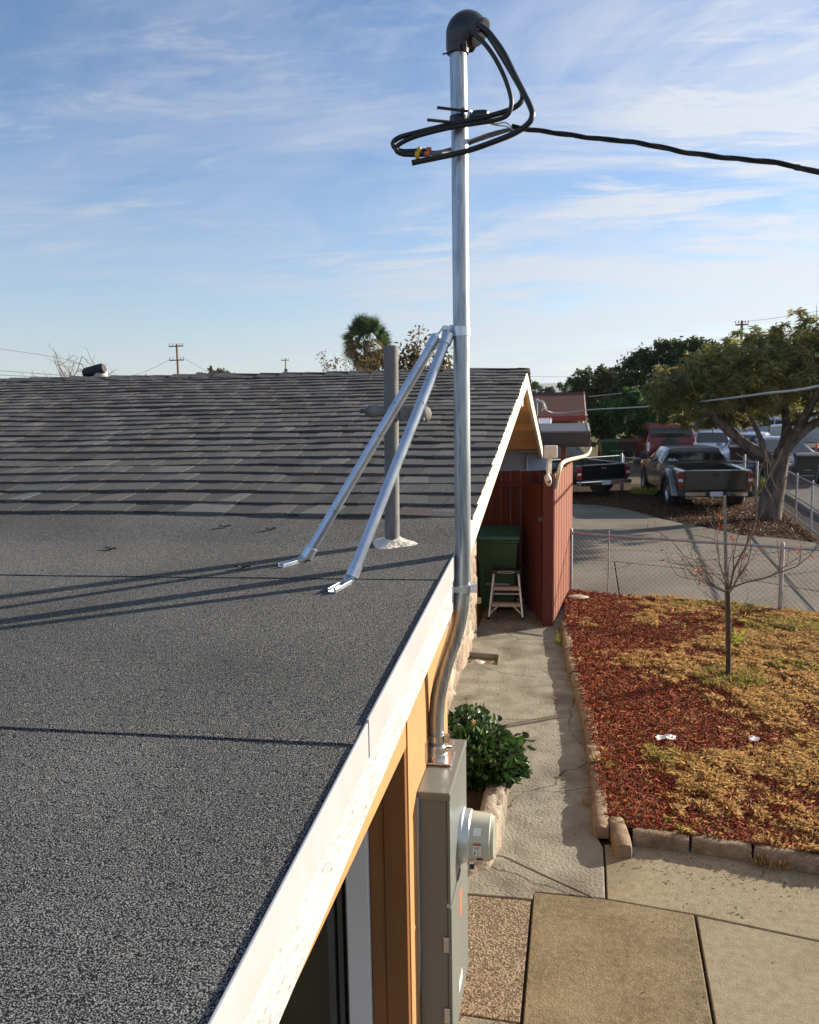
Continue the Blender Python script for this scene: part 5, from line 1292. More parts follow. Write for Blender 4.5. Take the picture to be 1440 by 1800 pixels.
def sedan(loc, rz, matp, label, L=4.7, w=.88, top=1.42, belt=.90, r=.33, hood=.84, suv=False, name='parked_car', glass=M_glass, dark_trim=False):
    t = thing(name, label, 'suv' if suv else 'car', loc, rz)
    h = L/2
    if suv:
        st = [(-h, .46, belt-.02, belt+.0, w*.92, w*.94, w*.90), (-h+.03, .42, belt, belt+.04, w*.96, w*.98, w*.90), (-h+.08, .36, belt, top-.26, w*.98, w, w*.86), (-h+.16, .34, belt, top-.03, w*.98, w, w*.82), (-h+.5, .32, belt, top, w*.98, w, w*.82),
              (h-1.95, .30, belt, top-.01, w*.98, w, w*.82), (h-1.75, .30, belt, top-.08, w*.98, w, w*.83), (h-1.38, .30, belt-.01, belt+.08, w*.98, w, w*.87), (h-1.25, .30, belt-.02, belt+.01, w*.98, w, w*.88),
              (h-.2, .34, belt-.07, belt-.05, w*.97, w*.97, w*.86), (h-.03, .38, belt-.12, belt-.10, w*.94, w*.94, w*.82), (h, .42, belt-.25, belt-.23, w*.9, w*.9, w*.8)]
        ws = (h-1.40, h-1.77); rs = (-h+.055, -h+.145)
    else:
        st = [(-h, .40, belt-.20, belt-.17, w*.84, w*.86, w*.78), (-h+.10, .32, belt-.05, belt-.01, w*.93, w*.94, w*.82), (-h+.60, .26, belt, belt+.05, w*.97, w*.98, w*.84), (-h+.75, .24, belt, belt+.08, w*.98, w, w*.82),
              (-h+1.30, .22, belt, top-.05, w*.98, w, w*.66), (-h+1.6, .22, belt, top, w*.98, w, w*.64), (-h+2.35, .22, belt, top-.02, w*.98, w, w*.66), (-h+2.6, .22, belt-.01, top-.09, w*.98, w, w*.68),
              (h-1.40, .22, belt-.02, hood+.09, w*.98, w, w*.80), (h-1.28, .22, hood-.02, hood+.04, w*.98, w*.99, w*.82), (h-.45, .24, hood-.09, hood-.045, w*.96, w*.96, w*.78), (h-.12, .28, hood-.17, hood-.13, w*.90, w*.90, w*.70), (h, .34, hood-.28, hood-.25, w*.80, w*.80, w*.62)]
        ws = (h-1.43, -h+2.62); rs = (-h+.78, -h+1.27)
    xf, xr = h-.88, -h+.95
    wh = [(xf, w-.11, 1), (xf, -w+.11, -1), (xr, w-.11, 1), (xr, -w+.11, -1)]
    make_body(t, st, matp, wh, r)
    for x, y, sg in wh: wheel(t, x, y, r, .21, sg, 7)
    vs, fs = screen(st, ws[0], ws[1], .98); MB().add(vs, fs).build('windscreen', glass, t, local=True)
    vs, fs = screen(st, rs[0], rs[1], .96, .012); MB().add(vs, fs).build('rear_window', M_glassd if suv else glass, t, local=True)
    for sg in (-1, 1):
        if suv: wins = ((-h+.30, -h+1.15, -h+.36, -h+1.15), (-h+1.25, -h+2.05, -h+1.25, -h+2.05), (-h+2.13, h-1.52, -h+2.13, h-1.82))
        else: wins = ((-h+1.05, -h+1.98, -h+1.38, -h+1.98), (-h+2.06, h-1.62, -h+2.06, -h+2.62))
        for a in wins:
            vs, fs = side_window(st, *a, sg); MB().add(vs, fs).build('side_window', M_glassd if suv else glass, t, local=True)
        m = MB(); m.cbox((ws[0]-.22, sg*(w+.10), belt+.10), (.10, .18, .13)); m.bar((ws[0]-.2, sg*w*.93, belt+.04), (ws[0]-.2, sg*(w+.06), belt+.08), .05, .03); m.build('door_mirror', matp, t, local=True, bevel=.025)
        m = MB(); m.cbox((0, sg*(w+.004), belt-.14), (.16, .02, .03)); m.build('door_handle', matp, t, local=True, bevel=.005)
        if suv:
            MB().cbox((-h-.005, sg*(w-.11), belt-.12), (.05, .10, .34)).build('tail_lamp', M_plate, t, local=True, bevel=.012)
        else:
            MB().cbox((-h+.05, sg*(w-.26), belt-.15), (.12, .30, .13)).build('tail_lamp', M_tail, t, local=True, bevel=.02)
        MB().cbox((h-.13, sg*(w*.66), hood-.205 if not suv else belt-.22), (.20, .34, .13)).build('headlamp', M_headl, t, local=True, bevel=.035)
    gz = hood-.25 if not suv else belt-.3
    gr = MB().box((h-.05, -w*.36, gz-.10), (h+.012, w*.36, gz+.06)).build('grille', M_trim, t, local=True, bevel=.02)
    m = MB()
    for k in range(4): m.box((h+.010, -w*.34, gz-.085+k*.04), (h+.016, w*.34, gz-.073+k*.04))
    m.box((h+.008, -w*.38, gz+.055), (h+.020, w*.38, gz+.075)); m.box((h+.008, -w*.38, gz-.115), (h+.020, w*.38, gz-.098)); m.box((h+.008, -w*.385, gz-.11), (h+.02, -w*.365, gz+.07)); m.box((h+.008, w*.365, gz-.11), (h+.02, w*.385, gz+.07)); m.build('grille_surround', M_chrome, gr, local=True)
    MB().box((h-.2, -w*.88, .25), (h+.05, w*.88, .44)).build('front_bumper', matp, t, local=True, bevel=.06)
    MB().cbox((h+.056, 0, .36), (.01, .3, .11)).build('number_plate', M_plate, t, local=True)
    MB().box((-h-.06, -w*.90, .30), (-h+.2, w*.90, .52)).build('rear_bumper', M_trim if suv else matp, t, local=True, bevel=.05)
    if suv:
        m = MB(); m.lathe([(0, -.10), (.30, -.10), (.345, -.06), (.345, .08), (.31, .11), (0, .115)], (-h-.06, .0, belt-.10), (-1, 0, 0), 28); m.build('spare_wheel_cover', M_trim, t, local=True, smooth=True, angle=40)
        m = MB()
        for sg in (-1, 1): m.bar((-h+.4, sg*w*.62, top+.045), (h-2.0, sg*w*.62, top+.045), .035, .03)
        m.build('roof_rail', M_trim, t, local=True)
    return t

gp = pickup((3.30, 25.05, -.01), R(96), paint('dark_bronze_grey_paint', (.040, .038, .033), .25, .25, .9), 'dark bronze grey pickup with chrome bumper parked on the leaf litter under the tree')
wl = MB(); 
for k, (z0, z1, y0, y1) in enumerate(((1.125, 1.145, .50, .74), (1.10, 1.12, .46, .74), (1.15, 1.175, .56, .60), (1.15, 1.175, .65, .70))): wl.box((-5.3/2+2.02+.003, y0, z0), (-5.3/2+2.02+.013, y1, z1))
wl.build('window_decal', M_plate, gp, local=True)
pickup((-.56, 27.35, -.02), R(125), paint('gloss_black_paint', (.006, .006, .008), .0, .25, .15, .35), 'black pickup seen from behind with its tailgate past the red fence', L=5.2, rail=.93, top=1.40, stepside=False, bumper=M_chrome)
sedan((3.60, 35.3, -.02), R(92), paint('deep_red_paint', (.17, .006, .008), .1, .25), 'boxy deep red off roader with spare wheel cover on its tailgate', L=4.6, w=.94, top=1.72, belt=1.08, r=.40, suv=True, name='parked_suv')
sedan((5.62, 36.4, -.02), R(-97), paint('light_blue_silver_paint', (.36, .43, .55), .2, .25), 'light silver blue sedan facing the camera between the red car and the big tree', L=4.6, w=.87)
sedan((6.55, 33.6, .0), R(-108), paint('silver_grey_paint', (.32, .34, .38), .3, .25), 'silver car half hidden just left of the big tree trunk')
sedan((6.95, 30.7, .0), R(-84), paint('dark_navy_paint', (.030, .040, .065), .3, .2), 'dark navy sedan with chrome grille facing the camera right of the tree trunk', L=4.9, w=.92, top=1.40)
pickup((12.9, 46.8, -.02), R(172), paint('white_silver_paint', (.42, .44, .46), .2, .35), 'silver white pickup parked across the street at the right edge', L=5.6, rail=1.25, top=1.95, r=.42, stepside=False, bumper=M_chrome)
sedan((11.3, 52.0, -.02), R(160), paint('pale_sky_paint', (.32, .40, .50), .2, .35), 'pale blue car far down the street behind the big tree trunk', L=4.5)
sedan((10.8, 60.0, -.02), R(-80), paint('white_van_paint', (.5, .51, .52), .0, .4), 'white car farthest down the street under the tree crown', L=4.6, top=1.6)
# traffic cone
cn = thing('traffic_cone', 'orange traffic cone with white band standing in the street at the right edge', 'traffic cone', (9.52, 36.0, -.02))
M_cone = pm('cone_orange', (.75, .10, .03), (.7, .09, .03), 8, .5)
MB().lathe([(.15, .03), (.025, .92), (0, .93)], (9.52, 36, -.02), (0, 0, 1), 16).build('cone_body', M_cone, cn, smooth=True, angle=50)
MB().lathe([(.112, .32), (.092, .48)], (9.52, 36, -.02), (0, 0, 1), 16).build('reflective_band', M_plate, cn, smooth=True)
MB().box((9.32, 35.8, -.02), (9.72, 36.2, .02)).build('cone_base', M_trim, cn, bevel=.01)
M_binbr = pm('brown_bin_plastic', (.06, .028, .022), (.075, .036, .03), 6, .5)
M_bindk = pm('charcoal_bin_plastic', (.035, .032, .030), (.045, .042, .04), 6, .5)
M_bingr = pm('bright_green_bin', (.02, .13, .05), (.025, .15, .06), 6, .5)
bin_cart((1.62, 38.3, -.05), .1, .72, .98, M_bing, M_bing, 'green bin farthest left beyond the fence by the dark cover', dec=False)
bin_cart((2.38, 38.4, -.05), -.05, .66, .98, M_binbr, M_binbr, 'maroon brown bin between the two green ones beyond the fence', dec=False)
bin_cart((1.98, 37.6, -.05), .0, .5, .55, M_bingr, M_bingr, 'short bright green tub in front of the far bins', dec=False)
bin_cart((2.85, 37.5, -.05), .0, .5, .6, M_bing, M_bing, 'small dark green bin beside the red off roader', dec=False)
bin_cart((6.98, 27.4, .06), -.1, .62, 1.02, M_bindk, M_bindk, 'charcoal bin standing in front of the navy sedan by the railed fence', dec=True)
bin_cart((5.75, 31.6, .06), -.1, .5, 1.0, M_binbr, M_binbr, 'narrow brown bin between the silver blue sedan and the silver car', dec=False)

# ------------------------------------------------------------------ trees and shrubs
M_trunk = pm('grey_tree_bark', (.075, .060, .048), (.19, .155, .125), 9, .95, spec=.1, bump=1.0, bscale=18, stretch=(1, 1, .35), bdist=.03)
M_crown = pm('crown_leaf', (.05, .07, .02), rough=.6, attr='tint', spec=.25, trans=.44)
def limb(m, pts, r0, r1, n=9):
    P = smooth_path(pts, 5); k = len(P)
    m.tube(P, [r0+(r1-r0)*i/(k-1) for i in range(k)], n)
    return P
def clump_tree(name, label, trunk_pts, r0, clumps, per, leaf, wid, palette, weights, extra_limbs=(), group=None, up=.2, cat='tree', droop=.1, rosette=0, trunkmat=None):
    b = trunk_pts[0]
    t = thing(name, label, cat, b, 0, group)
    m = MB(); limb(m, trunk_pts, r0, r0*.55)
    for (pts, a, c) in extra_limbs: limb(m, pts, a, c, 7)
    top = Vector(trunk_pts[-1])
    for c, r in clumps:
        c = Vector(c)
        if not extra_limbs: m.tube([top*.75+Vector(b)*.25, (top+c)*.5+Vector((0, 0, -.1*r[2])), c], [r0*.35, r0*.22, r0*.08], 5)
    m.build('trunk', trunkmat or M_trunk, t, smooth=True, angle=60)
    Ps = []
    for c, r in clumps:
        vol = r[0]*r[1]*r[2]
        n = int(per*(vol**.75))
        # leafy twig ends: sub-clumps on the outside of each clump so the outline stays ragged
        ns = max(6, int(n/55))
        cs = ell_points(c, r, ns, .55)
        sz = .26*min(r)
        k = rng.integers(0, ns, n)
        Ps.append(cs[k]+rng.normal(0, sz*.5, (n, 3)))
    P = np.concatenate(Ps)
    cols = pick_cols(len(P), palette, weights, .3)
    if rosette:
        k = rng.choice(len(P), len(P)//rosette, replace=False)
        T = P[k]; cT = cols[k]
        ax = rng.normal(0, .45, T.shape) + np.array([0, 0, .8]); ax /= np.linalg.norm(ax, axis=1)[:, None]
        Pr = np.repeat(T, rosette, 0); ar = np.repeat(ax, rosette, 0)
        sd = rng.normal(size=Pr.shape); sd -= ar*(sd*ar).sum(1)[:, None]; sd /= np.linalg.norm(sd, axis=1)[:, None]
        leaf_mesh('crown', Pr, leaf, wid, M_crown, t, np.repeat(cT, rosette, 0)*rng.uniform(.85, 1.15, (len(Pr), 1)), 0, sd*1.6+ar*rng.uniform(-.3, 1.3, (len(Pr), 1)), droop)
    else:
        leaf_mesh('crown', P, leaf, wid, M_crown, t, cols, up, None, droop)
    return t
# the big street tree by the grey pickup
tb = (4.58, 21.1, -.05)
limbs = [([(4.70, 21.1, .75), (4.55, 21.05, 1.30), (4.25, 21.0, 1.55), (3.73, 20.95, 1.95), (3.20, 20.8, 2.45), (2.72, 20.8, 2.95), (2.4, 20.9, 3.3)], .19, .05),
         ([(4.40, 21.0, 1.50), (4.30, 20.8, 1.85), (4.05, 20.6, 2.3), (3.8, 20.4, 2.8)], .08, .03),
         ([(4.83, 21.1, 1.5), (4.95, 21.25, 1.95), (4.95, 21.5, 2.5), (4.7, 21.8, 3.3), (4.4, 22, 3.9)], .15, .04),
         ([(4.85, 21.1, 1.55), (5.20, 21.0, 2.0), (5.62, 20.9, 2.3), (6.3, 20.8, 2.7), (7.0, 20.8, 3.2)], .15, .04),
         ([(4.95, 21.1, 1.7), (5.1, 20.6, 2.3), (5.3, 20.2, 2.9), (5.5, 19.9, 3.5)], .10, .03),
         ([(5.15, 21.0, 1.95), (5.35, 21.2, 2.3), (5.6, 21.6, 2.6), (6.0, 22.2, 3.1)], .07, .03),
         ([(3.6, 20.95, 2.05), (3.5, 21.1, 2.5), (3.55, 21.2, 3.2)], .06, .02), ([(4.9, 21.3, 2.1), (5.6, 21.2, 2.45), (6.2, 21.4, 2.55)], .06, .02)]
clumps = [((2.6, 20.9, 3.15), (.85, 1.0, .48)), ((3.3, 20.6, 3.35), (.9, 1.1, .6)), ((4.1, 20.9, 3.55), (1.0, 1.3, .62)), ((5.0, 21.1, 3.65), (1.0, 1.4, .65)), ((5.8, 21.0, 3.75), (1.0, 1.3, .65)), ((6.6, 20.9, 3.7), (1.0, 1.2, .7)),
          ((3.5, 21.5, 2.85), (.8, .8, .34)), ((4.3, 21.6, 2.85), (.9, .9, .34)), ((5.5, 21.6, 2.95), (.9, .9, .38)), ((6.4, 21.2, 2.9), (.9, .9, .42)), ((2.15, 21.1, 2.95), (.5, .7, .32)), ((3.0, 20.9, 2.75), (.6, .7, .28)),
          ((5.25, 21.3, 4.45), (.34, .36, .45)), ((5.75, 21.1, 4.3), (.45, .5, .45)), ((6.4, 21.0, 4.4), (.5, .5, .4)), ((7.5, 20.8, 3.6), (.9, 1.1, .7)), ((4.5, 19.9, 3.2), (.7, .6, .4)), ((3.1, 21.6, 2.35), (.7, .6, .3)), ((3.3, 20.3, 2.62), (.45, .4, .25)), ((4.4, 20.1, 2.60), (.5, .4, .25)), ((5.9, 20.1, 2.65), (.6, .4, .28)), ((2.3, 20.9, 2.75), (.5, .5, .3)), ((3.0, 21, 3.72), (.45, .5, .25)), ((3.9, 21, 4.15), (.4, .5, .25)), ((4.7, 21, 4.25), (.35, .5, .22)), ((3.9, 22.0, 2.45), (.8, .6, .3)), ((5.9, 22.2, 2.4), (.9, .6, .35)), ((6.9, 21.8, 2.5), (.8, .6, .4)), ((6.2, 19.9, 3.2), (.9, .7, .5))]
bt = clump_tree('street_tree', 'big spreading tree with grey forked trunk right of the grey pickup', [tb, (4.62, 21.1, .35), (4.70, 21.1, .7), (4.77, 21.1, 1.15), (4.85, 21.1, 1.62)], .31, clumps, 5600, .19, .034,
           [(.20, .205, .085), (.26, .255, .09), (.34, .30, .09), (.46, .36, .08), (.28, .14, .07), (.12, .145, .065)], [4, 3, 2, 1.1, .5, 2], limbs, droop=.25, rosette=12)
# dead twigs showing pale inside the crown
m = MB()
for i in range(80):
    c, r = clumps[rng.integers(0, 12)]
    p = Vector(ell_points(c, r, 1, .1)[0]); dd = Vector(rng.normal(0, 1, 3)).normalized()
    m.tube([p, p+dd*.25+Vector((0, 0, .05)), p+dd*.55+Vector((0, 0, .2))], [.012, .009, .004], 4)
m.build('twigs', M_trunk, bt, normals=False)
PD = [(.030, .055, .020), (.045, .075, .026), (.07, .10, .032), (.10, .115, .035)]
clump_tree('green_shrub_tree', 'bright green leafy shrub tree behind the bins with light tips', (lambda b: [b, (2.6, 40.2, .8), (2.6, 40.2, 1.4)])((2.6, 40.2, -.05)), .12,
           [((2.4, 40.2, 1.9), (1.3, 1.1, .9)), ((1.6, 40.4, 1.55), (.9, .9, .8)), ((3.1, 40.0, 2.2), (.8, .8, .7)), ((2.75, 39.9, 2.75), (.42, .4, .5)), ((3.7, 40.2, 1.7), (.8, .8, .8)), ((2.5, 39.8, 1.0), (1.2, .8, .6))], 2300, .20, .11,
           [(.045, .11, .025), (.07, .16, .035), (.11, .21, .05), (.03, .07, .02)], [3, 3, 1.3, 2])
clump_tree('olive_tree', 'olive green tree left of the taller dark tree on the skyline', [(1.9, 54, -.05), (1.9, 54, 1.5), (1.9, 54, 2.6)], .2,
           [((1.4, 54, 3.5), (1.5, 1.3, .9)), ((2.9, 54, 3.2), (1.5, 1.2, .9)), ((2.0, 53.6, 4.0), (.8, .8, .55)), ((.6, 54, 2.8), (.9, .8, .6)), ((2.6, 53.5, 2.2), (1.8, 1, .8))], 2000, .26, .11, [(.07, .085, .03), (.10, .11, .038), (.14, .13, .04), (.045, .06, .022)], [3, 3, 1.5, 2])
clump_tree('dark_tree', 'dark bushy tree rising between the olive tree and the big street tree', [(4.4, 44, -.05), (4.4, 44, 1.2), (4.4, 44, 2.4)], .25,
           [((3.6, 44, 3.9), (1.3, 1.2, 1.0)), ((4.8, 44, 4.5), (1.3, 1.2, .9)), ((5.9, 44, 4.4), (1.4, 1.2, 1.0)), ((7.0, 44, 4.3), (1.2, 1.1, .9)), ((4.3, 43.6, 2.7), (1.8, 1.2, .8)), ((2.9, 44, 2.9), (.9, .9, .7)), ((3.5, 43.5, 4.45), (.5, .5, .45)), ((6.6, 44, 2.9), (1.3, 1.1, .9))], 2400, .24, .10, PD+[(.11, .10, .03)], [3, 3, 2, 1, .8])
clump_tree('shade_tree', 'small dark tree with bare lower trunk standing behind the red off roader', [(5.6, 40, -.05), (5.65, 40, .8), (5.85, 40, 1.6), (5.7, 40, 2.2)], .16,
           [((5.2, 40, 2.4), (1.3, 1.0, .6)), ((6.4, 40, 2.4), (1.3, 1.0, .65)), ((5.7, 39.6, 3.0), (1.5, 1, .6)), ((4.6, 40, 2.1), (.8, .7, .45)), ((7.3, 40, 2.1), (.8, .8, .5)), ((6.9, 40, 3.0), (1.2, 1, .6))], 1300, .22, .10, PD, [3, 3, 1.5, .6])
clump_tree('street_tree_far', 'round yellow green tree far down the street under the big crown', [(8.6, 57, -.05), (8.6, 57, 1.0), (8.6, 57, 1.8)], .2,
           [((8.3, 57, 2.2), (1.6, 1.3, 1.0)), ((9.6, 57, 1.6), (1.0, 1.0, .8)), ((8.9, 56.5, 2.9), (1.2, 1.1, .7))], 1000, .28, .12, [(.20, .24, .03), (.10, .15, .03), (.30, .26, .04), (.05, .08, .02)], [2, 3, 1, 2])
bpy.data.objects['street_tree_far'].name = 'roadside_tree'
for i, (x, y, s, lb) in enumerate(((14.5, 92, 1.5, 'dark roadside tree at the far end of the street, left one'), (19.5, 84, 1.5, 'dark roadside tree at the far end of the street, right one'), (10.5, 75, 1.2, 'dense dark tree closing the view beyond the parked cars'), (24.5, 80, 1.6, 'dark tree at the right edge far beyond the white pickup'))):
    clump_tree('roadside_tree', lb, [(x, y, -.05), (x, y, 1.6*s), (x, y, 2.6*s)], .3*s, [((x, y, 3.2*s), (2.2*s, 2*s, 1.3*s)), ((x-1.5*s, y, 2.4*s), (1.4*s, 1.3*s, 1.0*s)), ((x+1.5*s, y, 2.5*s), (1.4*s, 1.3*s, 1.0*s)), ((x, y-.5, 1.2*s), (1.8*s, 1.2*s, .9*s))], 420, .45, .2, PD, [3, 3, 2, 1])
# hedge-like brown shrub and grasses behind the fence
clump_tree('dry_shrub', 'brown dry shrub mound behind the far bins', [(1.3, 40.0, -.05), (1.3, 40, .4), (1.3, 40, .7)], .08, [((1.2, 40, .85), (.75, .6, .5)), ((2.0, 40, .7), (.6, .5, .4))], 1500, .14, .05, [(.16, .09, .04), (.22, .13, .06), (.10, .07, .03)], None, cat='shrub')
tuft('weed_patch', 2.15, 25.9, -.02, 300, .35, .22, [(.42, .40, .05), (.3, .33, .05)], 'yellow green weeds growing under the gate between the pickups')
tuft('agave_plant', .35, 26.6, .25, 160, .30, .40, [(.40, .42, .08), (.28, .32, .06)], 'yellow green spiky plant peeping over the black pickup', 'plant')
tuft('weed_patch', 5.45, 26.3, .0, 260, .35, .45, [(.30, .36, .10), (.2, .25, .06), (.4, .42, .12)], 'tall green weeds by the fence posts left of the tree trunk')
# leaf litter under the tree
n = 9000
x = rng.uniform(-.2, 5.3, n*2); y = rng.uniform(16.8, 26.5, n*2)
k = inside(x, y, [(1.0, 23.1), (1.65, 22.1), (2.25, 20.8), (2.95, 19.7), (3.6, 18.85), (4.2, 18.55), (4.85, 17.9), (5.2, 22.5), (4.6, 24.3), (2.4, 25.4), (1.5, 26.8), (0, 25.3), (0, 23.4)])
P = np.stack([x[k][:n], y[k][:n], np.full(min(n, k.sum()), -.008)], -1)
o = leaf_mesh('leaf_litter', P, .07, .03, M_leaf, None, pick_cols(len(P), [(.12, .06, .028), (.08, .04, .02), (.17, .085, .035), (.05, .03, .017)]), .12)
tag(o, 'brown fallen leaves littering the soil under the big tree', 'leaf litter', kind='stuff')
# shrub sprays above the ridge
def spray_tree(name, label, base, tops, r, leaf, wid, pal, per=60, cat='tree', thick=.05, wts=None):
    t = thing(name, label, cat, base); m = MB(); Ps = []
    for tp in tops:
        a = Vector(base); b = Vector(tp)
        mid = (a+b)*.5+Vector((rng.normal(0, .25), 0, 0))
        P = smooth_path([a, mid, b], 6); m.tube(P, [thick*(1-.8*i/(len(P)-1)) for i in range(len(P))], 5)
        for q in P[5:]:
            f = 1.0
            Ps.append(np.array(q)[None]+rng.normal(0, r, (per//6+1, 3)))
    m.build('branches', M_trunk, t, smooth=True, normals=False)
    P = np.concatenate(Ps); leaf_mesh('leaves', P, leaf, wid, M_crown, t, pick_cols(len(P), pal, wts), .3)
    return t
spray_tree('leafy_tree', 'loose leafy tree with upright sprays behind the roof ridge right of the palm', (-6.2, 30, 1.5), [(-5.25, 30, 5.05), (-5.45, 30, 4.6), (-5.6, 30, 4.35), (-6.15, 30, 4.55), (-6.0, 30.2, 4.2), (-6.6, 30, 4.3), (-5.0, 30.3, 4.0), (-4.6, 30, 4.1), (-4.25, 30, 4.3), (-7.0, 30, 4.0), (-7.3, 30.2, 4.2), (-5.3, 29.8, 3.9)], .17, .21, .09,
           [(.11, .085, .035), (.16, .11, .04), (.08, .08, .03), (.2, .12, .05)], 150)
spray_tree('leafy_shrub', 'sparse reddish leafed shrub behind the ridge left of the palm', (-8.4, 31, 1.5), [(-8.9, 31, 4.1), (-8.6, 31, 4.35), (-8.2, 31, 4.2), (-9.1, 31, 4.5), (-7.9, 31, 4.0)], .12, .14, .06, [(.14, .09, .05), (.1, .08, .035), (.2, .12, .07)], 60, 'shrub', .03)
# palm
pa = thing('palm_tree', 'bushy fan palm with brown skirt rising behind the roof ridge', 'palm', (-15.5, 65, 0))
MB().tube([(-15.5, 65, 0), (-15.45, 65, 3.5), (-15.5, 65, 7.2)], [.35, .28, .26], 10).build('trunk', M_trunk, pa, smooth=True)
Vp, Fp, Cp = [], [], []; k0 = 0
for i in range(150):
    el = rng.uniform(-1.35, 1.4); az = rng.uniform(0, 2*math.pi)
    o_ = np.array([-15.5+.25*math.cos(az), 65+.25*math.sin(az), 6.95+(.35*el if el > 0 else .55*el)]); d = np.array([math.cos(el)*math.cos(az), math.cos(el)*math.sin(az), math.sin(el)])
    Ls = rng.uniform(1.15, 1.75)*(.8 if el < -.5 else 1); c = o_+d*Ls*.62
    if el < -.25: col = np.array([.20, .13, .06])*rng.uniform(.5, 1.1)
    elif el < .15: col = np.array([.12, .11, .035])*rng.uniform(.6, 1.2)
    else: col = np.array([.05, .085, .022])*rng.uniform(.6, 1.3)
    up_ = np.array([0, 0, 1.]); s = np.cross(d, up_); s /= np.linalg.norm(s)+1e-9; u2 = np.cross(s, d)
    ro = rng.uniform(-1.3, 1.3); s, u2 = s*math.cos(ro)+u2*math.sin(ro), u2*math.cos(ro)-s*math.sin(ro)
    nf = 13
    Vp.append(np.array([o_-s*.02, o_+s*.02, c+s*.012, c-s*.012])); Fp.append(np.arange(4)[None]+k0); Cp.append(np.repeat(col[None], 4, 0)); k0 += 4
    for j in range(nf):
        a = (j/(nf-1)-.5)*2.6
        dd = d*math.cos(a)+s*math.sin(a); w_ = np.cross(dd, u2); w_ /= np.linalg.norm(w_)+1e-9
        ll = Ls*.62*(1-.25*abs(a)/1.3)*rng.uniform(.85, 1.15)
        tip = c+dd*ll-np.array([0, 0, .10*ll])
        Vp.append(np.array([c, c+dd*ll*.5+w_*.045, tip, c+dd*ll*.5-w_*.045])); Fp.append(np.arange(4)[None]+k0); Cp.append(np.repeat(col[None]*rng.uniform(.8, 1.2), 4, 0)); k0 += 4
np_mesh('fronds', np.concatenate(Vp), np.concatenate(Fp), M_crown, pa, np.concatenate(Cp))
clump_tree('round_tree', 'round dark treetop far behind the ridge right of the left utility pole', [(-39.2, 92, -.05), (-39.2, 92, 3), (-39.2, 92, 5)], .4, [((-39.2, 92, 5.7), (2.0, 1.6, .9)), ((-41.0, 92, 5.4), (1.0, 1, .6)), ((-36.6, 92, 5.1), (1.4, 1, .45))], 300, .4, .2, [(.05, .065, .03), (.09, .085, .04), (.13, .1, .055)], None)
clump_tree('leafy_bush_far', 'small leafy top peeping over the ridge beside the left utility pole', [(-46.5, 90, -.05), (-46.5, 90, 3), (-46.5, 90, 4.6)], .2, [((-46.9, 90, 5.4), (.9, .8, .45))], 90, .4, .16, [(.12, .10, .05), (.09, .09, .04)], None)
bpy.data.objects['leafy_bush_far'].name = 'leafy_tree'
clump_tree('round_tree', 'low dark treetop just left of the far hills behind the gable', [(-4.6, 118, -.05), (-4.6, 118, 2), (-4.6, 118, 3)], .4, [((-4.9, 118, 3.4), (1.6, 1.6, 1.0)), ((-2.9, 118, 3.0), (1.0, 1.2, .6))], 400, .45, .2, PD, None)
clump_tree('round_tree', 'low dark treetop in front of the far hills left of the olive tree', [(-.7, 120, -.05), (-.7, 120, 2), (-.7, 120, 3)], .4, [((-.9, 120, 3.7), (1.1, 1.2, .8)), ((.4, 120, 3.0), (1.4, 1.2, .7)), ((-2.2, 120, 2.8), (1.0, 1, .5))], 400, .45, .2, PD, None)
# bare tree to the left
bare = thing('bare_tree', 'bare winter tree with fine twigs behind the ridge at the far left', 'tree', (-28.4, 45, 0))
tw = MB(); tips = []
_b = tw
MB().tube([(-28.4, 45, 0), (-28.4, 45, 2), (-28.2, 45, 3.4)], [.2, .15, .12], 8).build('trunk', M_trunk, bare, smooth=True)
def grow2(p, d, L_, r, depth):
    n = 5; pts = [Vector(p)]; dd = Vector(d).normalized()
    for i in range(n):
        dd = (dd+Vector(rng.normal(0, .16, 3))).normalized(); pts.append(pts[-1]+dd*(L_/n))
    tw.tube(pts, [r*(1-.6*i/n) for i in range(n+1)], 4, caps=False)
    if depth > 0:
        for i in range(1, n+1):
            if rng.uniform() < .7:
                sd = dd+Vector(rng.normal(0, .7, 3)); grow2(pts[i], sd, L_*rng.uniform(.35, .6), r*.55, depth-1)
for k in range(20):
    x0 = rng.uniform(-.9, 1.3)
    grow2((-28.2+x0, 45+rng.normal(0, .3), 3.3+rng.uniform(-.2, .2)), (x0*.75+rng.normal(0, .3), rng.normal(0, .3), rng.uniform(.55, 1.0)), rng.uniform(1.4, 2.4)*(1-.15*abs(x0)), .042, 2)
tw.build('branches', pm('bare_twig', (.20, .155, .13), (.28, .22, .19), 9, .9), bare, normals=False)

# ------------------------------------------------------------------ poles, wires, far houses, hills
M_pole = pm('pole_wood', (.19, .12, .075), (.25, .17, .11), 10, .9, stretch=(1, 1, .2))
def upole(label, x, y, h, arms, r=.15):
    p = thing('utility_pole', label, 'utility pole', (x, y, 0), R(-8))
    MB().tube([(0, 0, 0), (0, 0, h)], [r*1.25, r*.85], 10).build('pole', M_pole, p, smooth=True, local=True)
    for (z, w) in arms:
        MB().box((-w/2, -.2, z-.07), (w/2, -.07, z+.07)).build('crossarm', M_pole, p, local=True)
        m = MB()
        for k in (-.47, -.25, .25, .47): m.lathe([(.02, .07), (.025, .2), (.06, .22), (.06, .34), (.03, .38), (0, .38)], (k*w, -.13, z), (0, 0, 1), 8)
        m.build('insulators', M_greyfr, p, local=True, smooth=True)
    return p
upole('wooden utility pole with two crossarms behind the ridge at left', -47.9, 100, 9.75, ((9.45, 2.1), (7.75, 2.1)))
u2 = upole('thin distant utility pole on the ridge line right of the round treetop', -57.7, 170, 10.9, ((10.5, 1.8),), .13)
